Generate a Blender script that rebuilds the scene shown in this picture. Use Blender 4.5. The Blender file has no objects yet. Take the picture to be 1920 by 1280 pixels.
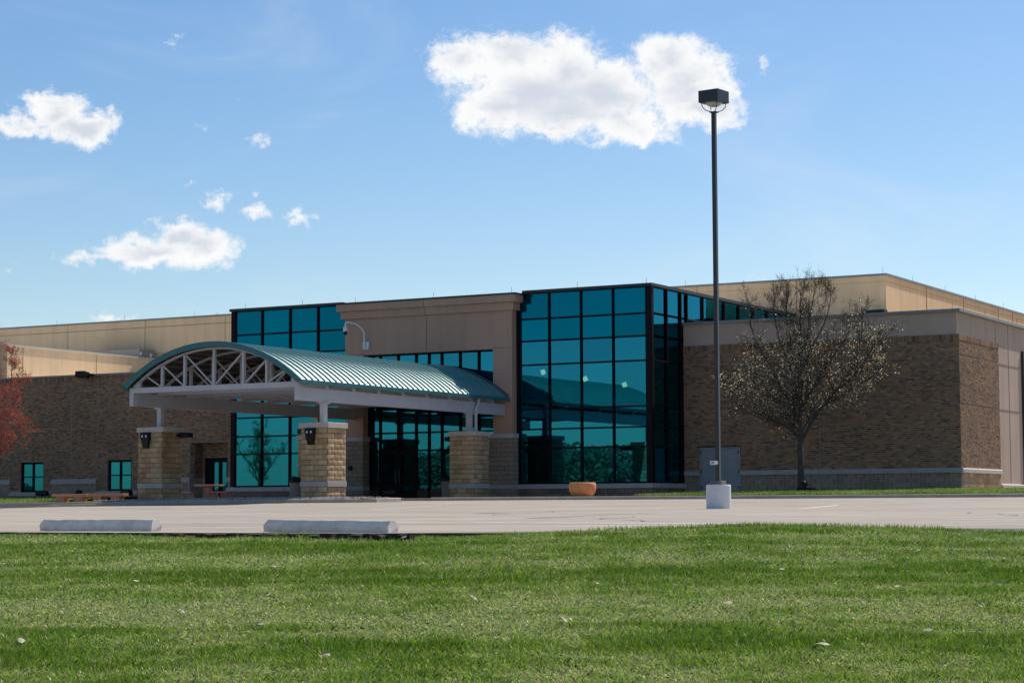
import bpy, math, random
import numpy as np
from mathutils import Vector

random.seed(7)
rng = np.random.default_rng(7)
R = math.radians
C = bpy.context.scene.collection
scene = bpy.context.scene

# ------------------------------------------------------------------ camera
cam = bpy.data.cameras.new('camera')
cam.lens = 71.74
cam.sensor_width = 36.0
cam.clip_start = 0.1
cam.clip_end = 5000
cam_ob = bpy.data.objects.new('camera', cam)
C.objects.link(cam_ob)
YAW, PITCH, ROLL = R(29.265), R(4.622), R(-0.2503)
fw = Vector((-math.sin(YAW) * math.cos(PITCH), math.cos(YAW) * math.cos(PITCH), math.sin(PITCH)))
rt0 = Vector((math.cos(YAW), math.sin(YAW), 0))
up0 = rt0.cross(fw)
rt = rt0 * math.cos(ROLL) + up0 * math.sin(ROLL)
up = up0 * math.cos(ROLL) - rt0 * math.sin(ROLL)
from mathutils import Matrix
cam_ob.matrix_world = Matrix(((rt.x, up.x, -fw.x, 0), (rt.y, up.y, -fw.y, 0), (rt.z, up.z, -fw.z, 0), (0, 0, 0, 1)))
scene.camera = cam_ob

# ------------------------------------------------------------------ sun, sky, exposure
SUN = Vector((0.17, 0.80, 1.0)).normalized()          # towards the sun: behind the building
sun = bpy.data.lights.new('sun', 'SUN')
sun.energy = 5.0
sun.angle = R(0.53)
sun.color = (1.0, 0.93, 0.83)
sun_ob = bpy.data.objects.new('sun', sun)
C.objects.link(sun_ob)
sun_ob.rotation_euler = SUN.to_track_quat('Z', 'Y').to_euler()
sun_ob.location = (0, 0, 60)

scene.view_settings.view_transform = 'Standard'
scene.view_settings.look = 'None'
scene.view_settings.gamma = 1.0
scene.view_settings.use_curve_mapping = False
scene.view_settings.exposure = 0.0
scene.render.engine = 'CYCLES'
scene.cycles.max_bounces = 8
scene.cycles.transparent_max_bounces = 16
scene.cycles.use_denoising = True
scene.cycles.sample_clamp_indirect = 8.0
scene.cycles.blur_glossy = 0.2

SKY_STRENGTH = 0.118
CLOUDS = [(-30.6,12.48,1.17,.87,1),(-29.23,12.48,1.57,.99,1),(-27.71,12.28,1.38,1.11,1),(-28.63,11.55,2.54,1.32,1),
 (-27.72,11.1,2.99,.99,1),(-29.77,11.04,1.38,.78,1),(-26.66,11.53,1.95,1.2,1),(-25.91,10.63,1.65,.69,1),
 (-24.76,12.42,1.17,.87,1),(-24.24,11.71,1.57,1.32,1),(-23.42,11.18,.93,.93,1),(-23.94,11.04,1.38,.66,1),
 (-25.53,10.38,1.12,.48,1),(-22.16,12.17,.21,.45,.55),(-31.2,12.73,.51,.51,.8),(-42.85,10.43,1.2,.45,.95),
 (-41.92,10.86,.93,.6,1),(-41.26,10.45,1.2,.6,1),(-40.53,10.95,.27,.24,.7),(-39.26,7.07,1.8,.54,1),
 (-38.6,7.47,1.02,.57,1),(-37.93,7.12,1.08,.66,1),(-40.71,6.87,1.38,.27,.8),(-40.06,7.31,.75,.33,.6),
 (-38.72,13.05,.42,.16,.62),(-39.0,12.8,.36,.14,.6),(-37.58,8.49,.57,.33,.75),(-37.35,8.68,.39,.21,.7),(-36.39,8.12,.48,.31,.85),
 (-35.27,8.02,.57,.27,.85),(-36.47,10.22,.48,.25,.75),(-38.11,10.62,.27,.13,.5),(-36.43,8.71,.24,.16,.55),
 (-38.39,9.09,.18,.18,.45),(-37.11,11.19,.12,.12,.4),(-40.34,5.2,.66,.21,1),(-22.21,6.28,.45,.13,.6),
 (-43.34,6.4,.21,.07,.6)]


def build_world():
    w = bpy.data.worlds.new('World')
    scene.world = w
    w.use_nodes = True
    nt = w.node_tree
    nt.nodes.clear()
    N, L = nt.nodes.new, nt.links.new

    def math_(op, a, b=None, c=None, clamp=False):
        n = N('ShaderNodeMath')
        n.operation = op
        n.use_clamp = clamp
        for i, v in enumerate((a, b, c)):
            if v is None:
                continue
            if isinstance(v, (int, float)):
                n.inputs[i].default_value = v
            else:
                L(v, n.inputs[i])
        return n.outputs[0]
    out = N('ShaderNodeOutputWorld')
    bg = N('ShaderNodeBackground')
    bg.inputs['Strength'].default_value = SKY_STRENGTH
    sky = N('ShaderNodeTexSky')
    sky.sky_type = 'NISHITA'
    sky.sun_disc = False
    sky.sun_elevation = math.asin(SUN.z)
    sky.sun_rotation = math.atan2(SUN.x, SUN.y)
    sky.altitude = 200
    sky.air_density = 1.0
    sky.dust_density = 0.55
    sky.ozone_density = 1.6
    tc = N('ShaderNodeTexCoord')
    sep = N('ShaderNodeSeparateXYZ')
    L(tc.outputs['Generated'], sep.inputs[0])
    az = math_('MULTIPLY', math_('ARCTAN2', sep.outputs[0], sep.outputs[1]), 57.2958)
    el = math_('MULTIPLY', math_('ARCSINE', sep.outputs[2]), 57.2958)
    comb = N('ShaderNodeCombineXYZ')
    L(az, comb.inputs[0])
    L(el, comb.inputs[1])
    P0 = comb.outputs[0]

    def warp(src, scale, amp, det, off):
        m_ = N('ShaderNodeMapping')
        m_.inputs['Location'].default_value = off
        L(src, m_.inputs['Vector'])
        n_ = N('ShaderNodeTexNoise')
        n_.inputs['Scale'].default_value = scale
        n_.inputs['Detail'].default_value = det
        n_.inputs['Roughness'].default_value = 0.6
        L(m_.outputs[0], n_.inputs['Vector'])
        v_ = N('ShaderNodeVectorMath')
        v_.operation = 'MULTIPLY_ADD'
        L(n_.outputs['Color'], v_.inputs[0])
        v_.inputs[1].default_value = (amp, amp, 0)
        w_ = N('ShaderNodeVectorMath')
        w_.operation = 'ADD'
        L(src, w_.inputs[0])
        w_.inputs[1].default_value = (-amp / 2, -amp / 2, 0)
        L(w_.outputs[0], v_.inputs[2])
        return v_.outputs[0]
    P = warp(P0, 1.3, 1.1, 6, (2.3, 5.1, 0))
    field = None
    for (a, e, ra, re, wt) in CLOUDS:
        if wt < .9:
            ra, re, wt = ra * 1.9, re * 1.8, wt * .56
        ma = N('ShaderNodeVectorMath')
        ma.operation = 'MULTIPLY_ADD'
        L(P, ma.inputs[0])
        ma.inputs[1].default_value = (1 / ra, 1 / re, 0)
        ma.inputs[2].default_value = (-a / ra, -e / re, 0)
        ln = N('ShaderNodeVectorMath')
        ln.operation = 'LENGTH'
        L(ma.outputs[0], ln.inputs[0])
        f = math_('SUBTRACT', wt, ln.outputs['Value'])
        f = math_('MULTIPLY', f, min(1.0, re / 0.55))
        if field is None:
            field = f
        else:
            field = math_('SMOOTH_MAX', field, f, 0.18)

    def noise(scale, detail, rough, off=(0, 0, 0), stretch=(1, 1, 1), dist=0.0):
        m = N('ShaderNodeMapping')
        m.inputs['Location'].default_value = off
        m.inputs['Scale'].default_value = stretch
        L(P0, m.inputs['Vector'])
        n = N('ShaderNodeTexNoise')
        n.inputs['Scale'].default_value = scale
        n.inputs['Detail'].default_value = detail
        n.inputs['Roughness'].default_value = rough
        n.inputs['Distortion'].default_value = dist
        L(m.outputs[0], n.inputs['Vector'])
        return n.outputs['Fac']
    n1 = noise(1.5, 10, 0.60, (3, 1, 0), (1, 1.2, 1), 0.5)
    n3 = noise(5.5, 8, 0.66, (7, 2, 0), (0.85, 1.1, 1), 0.6)
    n2 = noise(0.42, 5, 0.5, (11.3, 4, 2), (0.7, 1.9, 1), 0.5)
    d = math_('MULTIPLY_ADD', math_('SUBTRACT', n1, 0.5), 1.05, math_('MULTIPLY_ADD', math_('SUBTRACT', n3, 0.5), 0.55, math_('ADD', field, 0.03)))
    mr = N('ShaderNodeMapRange')
    mr.interpolation_type = 'SMOOTHSTEP'
    mr.inputs['From Min'].default_value = -0.05
    mr.inputs['From Max'].default_value = 0.55
    L(d, mr.inputs['Value'])
    n4 = noise(0.16, 7, 0.6, (1.7, 8.2, 0), (0.6, 1.6, 1), 0.8)
    veil = N('ShaderNodeMapRange')
    veil.interpolation_type = 'SMOOTHSTEP'
    veil.inputs['From Min'].default_value = 0.45
    veil.inputs['From Max'].default_value = 0.85
    veil.inputs['To Max'].default_value = 0.22
    L(n4, veil.inputs['Value'])
    dens = math_('MAXIMUM', mr.outputs[0], veil.outputs[0])
    # thick inner parts of a cloud let less light through
    mg = N('ShaderNodeMapRange')
    mg.interpolation_type = 'SMOOTHSTEP'
    mg.inputs['From Min'].default_value = 0.30
    mg.inputs['From Max'].default_value = 1.0
    L(math_('MULTIPLY_ADD', math_('SUBTRACT', n2, 0.5), 1.7, math_('MULTIPLY', field, 0.9)), mg.inputs['Value'])
    shade = N('ShaderNodeMixRGB')
    k = 1.0 / SKY_STRENGTH
    shade.inputs[1].default_value = (0.97 * k, 0.975 * k, 0.98 * k, 1)
    shade.inputs[2].default_value = (0.66 * k, 0.71 * k, 0.79 * k, 1)
    L(mg.outputs[0], shade.inputs[0])
    # slightly deeper blue than the sky model's pale haze
    gam = N('ShaderNodeHueSaturation')
    gam.inputs['Saturation'].default_value = 1.26
    gam.inputs['Hue'].default_value = 0.503
    gam.inputs['Value'].default_value = 1.0
    L(sky.outputs[0], gam.inputs['Color'])
    mix = N('ShaderNodeMixRGB')
    L(dens, mix.inputs[0])
    L(gam.outputs[0], mix.inputs[1])
    L(shade.outputs[0], mix.inputs[2])
    L(mix.outputs[0], bg.inputs['Color'])
    L(bg.outputs[0], out.inputs['Surface'])
    w.cycles.sampling_method = 'MANUAL'
    w.cycles.sample_map_resolution = 1024


build_world()

# ------------------------------------------------------------------ helpers
WL = {}                                                   # world location of every thing's origin


class MB:
    def __init__(self):
        self.v, self.f, self.c = [], [], []
        self.smooth = False

    def add(self, verts, faces, col=None):
        n = len(self.v)
        self.v.extend(verts)
        self.f.extend([tuple(i + n for i in f) for f in faces])
        if col is not None:
            self.c.extend([col] * len(verts))
        return self

    def box(self, x0, x1, y0, y1, z0, z1, col=None):
        v = [(x0, y0, z0), (x1, y0, z0), (x1, y1, z0), (x0, y1, z0), (x0, y0, z1), (x1, y0, z1), (x1, y1, z1), (x0, y1, z1)]
        f = [(0, 3, 2, 1), (4, 5, 6, 7), (0, 1, 5, 4), (1, 2, 6, 5), (2, 3, 7, 6), (3, 0, 4, 7)]
        return self.add(v, f, col)

    def cbox(self, x0, x1, y0, y1, z0, z1, b=0.012):
        """box with small chamfers on its vertical and top edges"""
        p0 = [(x0 + b, y0), (x1 - b, y0), (x1, y0 + b), (x1, y1 - b), (x1 - b, y1), (x0 + b, y1), (x0, y1 - b), (x0, y0 + b)]
        cx, cy = (x0 + x1) / 2, (y0 + y1) / 2
        sx, sy = 1 - b / max(1e-6, (x1 - x0) / 2), 1 - b / max(1e-6, (y1 - y0) / 2)
        p1 = [(cx + (x - cx) * sx, cy + (y - cy) * sy) for x, y in p0]
        v = [(x, y, z0) for x, y in p0] + [(x, y, z1 - b) for x, y in p0] + [(x, y, z1) for x, y in p1]
        f = [tuple(reversed(range(8))), tuple(range(16, 24))]
        for k in range(2):
            for i in range(8):
                j = (i + 1) % 8
                f.append((k * 8 + i, k * 8 + j, k * 8 + 8 + j, k * 8 + 8 + i))
        return self.add(v, f)

    def bar(self, a, b, w, h, upv=(0, 0, 1)):
        a, b = Vector(a), Vector(b)
        d = (b - a).normalized()
        u = Vector(upv)
        s = d.cross(u)
        if s.length < 1e-4:
            s = d.cross(Vector((0, 1, 0)))
        s.normalize()
        u = s.cross(d)
        s *= w / 2
        u *= h / 2
        v = [tuple(p + q) for p in (a, b) for q in (-s - u, s - u, s + u, -s + u)]
        f = [(3, 2, 1, 0), (4, 5, 6, 7), (0, 1, 5, 4), (1, 2, 6, 5), (2, 3, 7, 6), (3, 0, 4, 7)]
        return self.add(v, f)

    def tube(self, pts, rad, n=6, caps=True):
        pts = [Vector(p) for p in pts]
        if not isinstance(rad, (list, tuple)):
            rad = [rad] * len(pts)
        ref = Vector((0.31, 0.17, 0.93))
        rings = []
        for i, p in enumerate(pts):
            d = (pts[min(i + 1, len(pts) - 1)] - pts[max(i - 1, 0)]).normalized()
            s = d.cross(ref)
            if s.length < 0.05:
                s = d.cross(Vector((1, 0, 0)))
            s.normalize()
            t = d.cross(s)
            rings.append([tuple(p + (s * math.cos(2 * math.pi * k / n) + t * math.sin(2 * math.pi * k / n)) * rad[i]) for k in range(n)])
        v = [q for r in rings for q in r]
        f = []
        for i in range(len(pts) - 1):
            for k in range(n):
                k2 = (k + 1) % n
                f.append((i * n + k, i * n + k2, (i + 1) * n + k2, (i + 1) * n + k))
        if caps:
            f.append(tuple(reversed(range(n))))
            f.append(tuple(range((len(pts) - 1) * n, len(pts) * n)))
        return self.add(v, f)

    def lathe(self, prof, cx, cy, n=24, cz=0.0):
        v = [(cx + r * math.cos(2 * math.pi * k / n), cy + r * math.sin(2 * math.pi * k / n), cz + z) for r, z in prof for k in range(n)]
        f = []
        for i in range(len(prof) - 1):
            for k in range(n):
                k2 = (k + 1) % n
                f.append((i * n + k, i * n + k2, (i + 1) * n + k2, (i + 1) * n + k))
        f.append(tuple(reversed(range(n))))
        f.append(tuple(range((len(prof) - 1) * n, len(prof) * n)))
        return self.add(v, f)

    def prism(self, poly, axis, a, b):
        """polygon (list of 2-tuples) extruded along an axis"""
        def P(p, t):
            return {'x': (t, p[0], p[1]), 'y': (p[0], t, p[1]), 'z': (p[0], p[1], t)}[axis]
        n = len(poly)
        v = [P(p, a) for p in poly] + [P(p, b) for p in poly]
        f = [tuple(range(n)), tuple(reversed(range(n, 2 * n)))]
        for i in range(n):
            j = (i + 1) % n
            f.append((j, i, n + i, n + j))
        return self.add(v, f)

    def mesh(self, name, mat, off=(0, 0, 0)):
        me = bpy.data.meshes.new(name)
        v = np.array(self.v, dtype=float) - np.array(off)
        me.from_pydata(v.tolist(), [], self.f)
        if self.c:
            at = me.color_attributes.new('tone', 'FLOAT_COLOR', 'POINT')
            at.data.foreach_set('color', np.array([(*c, 1.0) for c in self.c], dtype=np.float32).ravel())
        if mat is not None:
            me.materials.append(mat)
        if self.smooth:
            me.shade_smooth()
        me.update()
        return me

    def build(self, name, mat, parent=None, loc=None):
        """ONE mesh object; vertices are given in world coordinates"""
        if parent is not None:
            o = bpy.data.objects.new(name, self.mesh(name, mat, WL[parent.name]))
            o.parent = parent
            WL[o.name] = WL[parent.name]
        else:
            if loc is None:
                a = np.array(self.v)
                loc = ((a[:, 0].min() + a[:, 0].max()) / 2, (a[:, 1].min() + a[:, 1].max()) / 2, a[:, 2].min())
            o = bpy.data.objects.new(name, self.mesh(name, mat, loc))
            o.location = loc
            WL[o.name] = loc
        C.objects.link(o)
        return o


def thing(name, label, cat, loc, group=None):
    o = bpy.data.objects.new(name, None)
    o.empty_display_size = 0.3
    o.location = loc
    C.objects.link(o)
    WL[o.name] = tuple(loc)
    o['label'] = label
    o['category'] = cat
    if group:
        o['group'] = group
    return o


def tag(o, label, cat, group=None):
    o['label'] = label
    o['category'] = cat
    if group:
        o['group'] = group
    return o


def kind(o, k):
    o['kind'] = k
    return o


def inst(name, me, parent, pos, rot=None, scale=None):
    """a piece that shares mesh data; pos in world coordinates"""
    o = bpy.data.objects.new(name, me)
    p = WL[parent.name]
    o.location = (pos[0] - p[0], pos[1] - p[1], pos[2] - p[2])
    if rot is not None:
        o.rotation_euler = rot
    if scale is not None:
        o.scale = scale
    o.parent = parent
    WL[o.name] = tuple(pos)
    C.objects.link(o)
    return o


def copy_tree(o, loc, label=None, rotz=None):
    c = o.copy()
    C.objects.link(c)
    c.location = loc
    if rotz is not None:
        c.rotation_euler.z = rotz
    if label:
        c['label'] = label
    WL[c.name] = tuple(loc)

    def kids(src, dst):
        for ch in list(src.children):
            d = ch.copy()
            C.objects.link(d)
            d.parent = dst
            kids(ch, d)
    kids(o, c)
    return c


# ------------------------------------------------------------------ materials
def mat_base(name):
    m = bpy.data.materials.new(name)
    m.use_nodes = True
    nt = m.node_tree
    b = nt.nodes['Principled BSDF']
    return m, nt, b


def nz(nt, scale, detail=5, rough=0.55, stretch=(1, 1, 1), coord='pos', dist=0.0):
    if coord == 'pos':
        src = nt.nodes.new('ShaderNodeNewGeometry').outputs['Position']
    else:
        src = nt.nodes.new('ShaderNodeTexCoord').outputs['Object']
    mp = nt.nodes.new('ShaderNodeMapping')
    mp.inputs['Scale'].default_value = stretch
    nt.links.new(src, mp.inputs['Vector'])
    n = nt.nodes.new('ShaderNodeTexNoise')
    n.inputs['Scale'].default_value = scale
    n.inputs['Detail'].default_value = detail
    n.inputs['Roughness'].default_value = rough
    n.inputs['Distortion'].default_value = dist
    nt.links.new(mp.outputs[0], n.inputs['Vector'])
    return n.outputs['Fac']


def ramp(nt, fac, stops):
    r = nt.nodes.new('ShaderNodeValToRGB')
    el = r.color_ramp.elements
    while len(el) < len(stops):
        el.new(0.5)
    for e, (p, c) in zip(el, stops):
        e.position = p
        e.color = (*c, 1)
    nt.links.new(fac, r.inputs[0])
    return r.outputs[0]


def mixc(nt, fac, a, b, mode='MIX'):
    n = nt.nodes.new('ShaderNodeMixRGB')
    n.blend_type = mode
    for i, v in enumerate((fac, a, b)):
        if isinstance(v, (int, float)):
            n.inputs[i].default_value = v
        elif isinstance(v, tuple):
            n.inputs[i].default_value = (*v, 1)
        else:
            nt.links.new(v, n.inputs[i])
    return n.outputs[0]


def bump(nt, b, h, strength, dist):
    n = nt.nodes.new('ShaderNodeBump')
    n.inputs['Strength'].default_value = strength
    n.inputs['Distance'].default_value = dist
    nt.links.new(h, n.inputs['Height'])
    nt.links.new(n.outputs[0], b.inputs['Normal'])


def simple(name, col, rough=0.6, metal=0.0, var=0.12, scale=3.0, bscale=None, bstr=0.2, bdist=0.004, stretch=(1, 1, 1), spec=0.5):
    m, nt, b = mat_base(name)
    lo = tuple(c * (1 - var) for c in col)
    hi = tuple(min(1, c * (1 + var)) for c in col)
    c = ramp(nt, nz(nt, scale, 6, 0.6, stretch), [(0.3, lo), (0.7, hi)])
    nt.links.new(c, b.inputs['Base Color'])
    b.inputs['Roughness'].default_value = rough
    b.inputs['Metallic'].default_value = metal
    b.inputs['Specular IOR Level'].default_value = spec
    if bscale:
        bump(nt, b, nz(nt, bscale, 4, 0.6), bstr, bdist)
    return m


def tone_mat(name, rough=0.85, var=0.25, scale=40, bscale=90, extra=None):
    """colour of each piece from its 'tone' attribute, plus grain"""
    m, nt, b = mat_base(name)
    a = nt.nodes.new('ShaderNodeAttribute')
    a.attribute_name = 'tone'
    g = ramp(nt, nz(nt, scale, 4, 0.6), [(0.25, (1 - var,) * 3), (0.75, (1 + var,) * 3)])
    c = mixc(nt, 1.0, a.outputs['Color'], g, 'MULTIPLY')
    g2 = ramp(nt, nz(nt, 0.35, 5, 0.6), [(0.3, (0.82, 0.82, 0.82)), (0.7, (1.12, 1.12, 1.12))])
    c = mixc(nt, 1.0, c, g2, 'MULTIPLY')
    nt.links.new(c, b.inputs['Base Color'])
    b.inputs['Roughness'].default_value = rough
    b.inputs['Specular IOR Level'].default_value = 0.25
    bump(nt, b, nz(nt, bscale, 3, 0.6), 0.35, 0.004)
    return m


def block_mat(name, a, b_, rough=0.9, bs=30, stain=(0.75, 0.7, 0.65)):
    m, nt, b = mat_base(name)
    oi = nt.nodes.new('ShaderNodeObjectInfo')
    c = ramp(nt, oi.outputs['Random'], [(0.0, a), (1.0, b_)])
    g = ramp(nt, nz(nt, 14, 5, 0.65), [(0.25, (0.78, 0.78, 0.78)), (0.75, (1.2, 1.2, 1.2))])
    c = mixc(nt, 1.0, c, g, 'MULTIPLY')
    s = ramp(nt, nz(nt, 1.1, 5, 0.6, (1, 1, 0.35)), [(0.42, (1, 1, 1)), (0.7, stain)])
    c = mixc(nt, 1.0, c, s, 'MULTIPLY')
    nt.links.new(c, b.inputs['Base Color'])
    b.inputs['Roughness'].default_value = rough
    b.inputs['Specular IOR Level'].default_value = 0.3
    bump(nt, b, nz(nt, bs, 5, 0.7), 0.6, 0.012)
    return m


def stucco(name, col, streak=0.07):
    m, nt, b = mat_base(name)
    c = ramp(nt, nz(nt, 0.5, 6, 0.6), [(0.3, tuple(x * 0.93 for x in col)), (0.7, tuple(x * 1.06 for x in col))])
    s = ramp(nt, nz(nt, 2.2, 4, 0.6, (1, 1, 0.05)), [(0.35, (1 - streak,) * 3), (0.62, (1.03,) * 3)])
    c = mixc(nt, 1.0, c, s, 'MULTIPLY')
    nt.links.new(c, b.inputs['Base Color'])
    b.inputs['Roughness'].default_value = 0.92
    b.inputs['Specular IOR Level'].default_value = 0.2
    h = mixc(nt, 0.25, nz(nt, 60, 3, 0.6), nz(nt, 1.2, 3, 0.5))
    bump(nt, b, h, 0.3, 0.008)
    return m


def glass_mat(name, tint, refl, base=0.42, k=0.9, wave=0.5, opaque=None):
    m = bpy.data.materials.new(name)
    m.use_nodes = True
    nt = m.node_tree
    nt.nodes.clear()
    out = nt.nodes.new('ShaderNodeOutputMaterial')
    gl = nt.nodes.new('ShaderNodeBsdfGlossy')
    gl.inputs['Roughness'].default_value = 0.0
    oi = nt.nodes.new('ShaderNodeObjectInfo')           # panes from different melts differ a little
    pv = ramp(nt, oi.outputs['Random'], [(0.0, tuple(c * .86 for c in refl)), (1.0, tuple(c * 1.12 for c in refl))])
    nt.links.new(pv, gl.inputs['Color'])
    if opaque:
        tr = nt.nodes.new('ShaderNodeBsdfDiffuse')
        tr.inputs['Color'].default_value = (*opaque, 1)
    else:
        tr = nt.nodes.new('ShaderNodeBsdfTransparent')
        tr.inputs['Color'].default_value = (*tint, 1)
    fr = nt.nodes.new('ShaderNodeFresnel')
    fr.inputs['IOR'].default_value = 1.5
    ma = nt.nodes.new('ShaderNodeMath')
    ma.operation = 'MULTIPLY_ADD'
    ma.use_clamp = True
    nt.links.new(fr.outputs[0], ma.inputs[0])
    ma.inputs[1].default_value = k
    ma.inputs[2].default_value = base
    bp = nt.nodes.new('ShaderNodeBump')
    bp.inputs['Strength'].default_value = wave
    bp.inputs['Distance'].default_value = 0.004
    nt.links.new(nz(nt, 0.55, 2, 0.4), bp.inputs['Height'])
    nt.links.new(bp.outputs[0], gl.inputs['Normal'])
    mx = nt.nodes.new('ShaderNodeMixShader')
    nt.links.new(ma.outputs[0], mx.inputs[0])
    nt.links.new(tr.outputs[0], mx.inputs[1])
    nt.links.new(gl.outputs[0], mx.inputs[2])
    nt.links.new(mx.outputs[0], out.inputs['Surface'])
    return m


M = {}
M['brick'] = tone_mat('brick_clay', 0.88, 0.22, 45, 110)
M['mortar'] = simple('mortar', (0.40, 0.33, 0.27), 0.95, var=0.15, scale=4, bscale=60)
M['grout'] = simple('grout_brown', (0.085, 0.062, 0.045), 0.95, var=0.15, scale=6)
M['split'] = block_mat('split_face_stone', (0.40, 0.265, 0.145), (0.58, 0.415, 0.255), 0.9, 22, (0.72, 0.62, 0.52))
M['ground_block'] = block_mat('ground_face_block', (0.30, 0.22, 0.165), (0.37, 0.28, 0.215), 0.8, 60, (0.8, 0.8, 0.8))
M['limestone'] = simple('cast_stone', (0.52, 0.45, 0.39), 0.85, var=0.1, scale=2.5, bscale=70, bstr=0.2)
M['eifs_rose'] = stucco('stucco_rose', (0.48, 0.295, 0.22))
M['eifs_tan'] = stucco('stucco_tan', (0.77, 0.545, 0.325))
M['eifs_taupe'] = stucco('stucco_taupe', (0.50, 0.375, 0.295))
M['reveal'] = simple('reveal_joint', (0.30, 0.21, 0.13), 0.95)
M['reveal_gold'] = simple('reveal_joint_gold', (0.66, 0.45, 0.18), 0.95)
M['coping_dark'] = simple('coping_dark', (0.02, 0.027, 0.032), 0.55, 0.0, scale=2)
M['coping_grey'] = simple('coping_grey', (0.23, 0.23, 0.23), 0.45, 0.2, scale=2)
M['frame'] = simple('black_mullion', (0.006, 0.006, 0.008), 0.6, 0.0, scale=2, spec=0.15)
M['glass'] = glass_mat('teal_glass', (0.20, 0.40, 0.40), (0.026, 0.33, 0.50))
M['spandrel'] = glass_mat('teal_spandrel', None, (0.002, 0.24, 0.35), 0.42, 0.9, 0.08, (0.001, 0.02, 0.035))
M['white_steel'] = simple('painted_steel', (0.49, 0.475, 0.50), 0.5, 0.0, 0.07, 2.5)
M['deck'] = simple('roof_underside', (0.055, 0.048, 0.042), 0.7, var=0.15)
M['teal_roof'] = simple('teal_metal_roof', (0.05, 0.26, 0.235), 0.36, 0.0, 0.12, 1.5, spec=1.0)
_b = M['teal_roof'].node_tree.nodes['Principled BSDF']
_b.inputs['Coat Weight'].default_value = 1.0
_b.inputs['Coat Roughness'].default_value = 0.52
_b.inputs['Metallic'].default_value = 0.25
_b.inputs['Coat IOR'].default_value = 1.85
M['teal_trim'] = simple('teal_trim', (0.03, 0.145, 0.16), 0.5, 0.0, 0.1, 2)
M['black'] = simple('black_housing', (0.008, 0.009, 0.011), 0.5, spec=0.25)
M['bronze'] = simple('dark_bronze_paint', (0.022, 0.022, 0.026), 0.38, 0.0, 0.2, 3, spec=0.5)
M['white_plastic'] = simple('white_plastic', (0.72, 0.73, 0.75), 0.4, 0.0, 0.05)
M['white_base'] = simple('white_painted_concrete', (0.68, 0.67, 0.69), 0.8, var=0.07, scale=5, bscale=40)
M['concrete'] = simple('concrete', (0.42, 0.36, 0.29), 0.92, var=0.18, scale=1.6, bscale=50, bstr=0.3)
M['bumper'] = simple('bumper_concrete', (0.66, 0.605, 0.555), 0.92, var=0.16, scale=7, bscale=60, bstr=0.4, bdist=0.006)
M['terracotta'] = simple('terracotta_concrete', (0.64, 0.25, 0.10), 0.8, var=0.16, scale=6, bscale=60)
M['bench'] = simple('rust_red_concrete', (0.46, 0.21, 0.13), 0.85, var=0.12, scale=6, bscale=60)
M['table'] = simple('pinkish_concrete', (0.33, 0.18, 0.15), 0.85, var=0.15, scale=6)
M['bin'] = simple('bin_shell', (0.30, 0.23, 0.21), 0.8, var=0.12, scale=20)
M['grey_door'] = simple('grey_door_paint', (0.27, 0.272, 0.285), 0.5, 0.0, 0.06)
M['unit'] = simple('rooftop_unit', (0.33, 0.27, 0.24), 0.6)
M['bark'] = simple('bark', (0.070, 0.056, 0.046), 0.95, var=0.35, scale=12, bscale=30, bstr=0.6, bdist=0.02)
M['red_bark'] = simple('red_tree_bark', (0.20, 0.15, 0.14), 0.9, var=0.3, scale=12)
M['dark_inside'] = simple('interior_dark', (0.10, 0.10, 0.10), 0.8)
M['inside_wall'] = simple('interior_wall', (0.5, 0.48, 0.42), 0.8)
M['inside_pale'] = simple('interior_pale_column', (0.75, 0.72, 0.5), 0.7)
M['pebble'] = tone_mat('pebbles', 0.8, 0.2, 30, 60)
M['gravelbed'] = simple('gravel_bed', (0.22, 0.2, 0.17), 0.95, var=0.3, scale=20)
M['soil'] = simple('soil', (0.045, 0.032, 0.022), 0.98, var=0.4, scale=9, bscale=20, bstr=0.8, bdist=0.03)
M['membrane'] = simple('white_roof_membrane', (0.80, 0.78, 0.74), 0.85, var=0.06)
M['rod'] = simple('rod_metal', (0.16, 0.16, 0.17), 0.4, 0.6)
M['lens'] = simple('glass_lens', (0.42, 0.43, 0.37), 0.15, 0.0, 0.1)


def leaf_mat(name, transl=0.5, rough=0.6):
    m = bpy.data.materials.new(name)
    m.use_nodes = True
    nt = m.node_tree
    nt.nodes.clear()
    out = nt.nodes.new('ShaderNodeOutputMaterial')
    a = nt.nodes.new('ShaderNodeAttribute')
    a.attribute_name = 'tone'
    d = nt.nodes.new('ShaderNodeBsdfDiffuse')
    t = nt.nodes.new('ShaderNodeBsdfTranslucent')
    nt.links.new(a.outputs['Color'], d.inputs['Color'])
    nt.links.new(a.outputs['Color'], t.inputs['Color'])
    mx = nt.nodes.new('ShaderNodeMixShader')
    mx.inputs[0].default_value = transl
    nt.links.new(d.outputs[0], mx.inputs[1])
    nt.links.new(t.outputs[0], mx.inputs[2])
    nt.links.new(mx.outputs[0], out.inputs['Surface'])
    return m


M['leaf'] = leaf_mat('leaf_tissue', 0.5)


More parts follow.
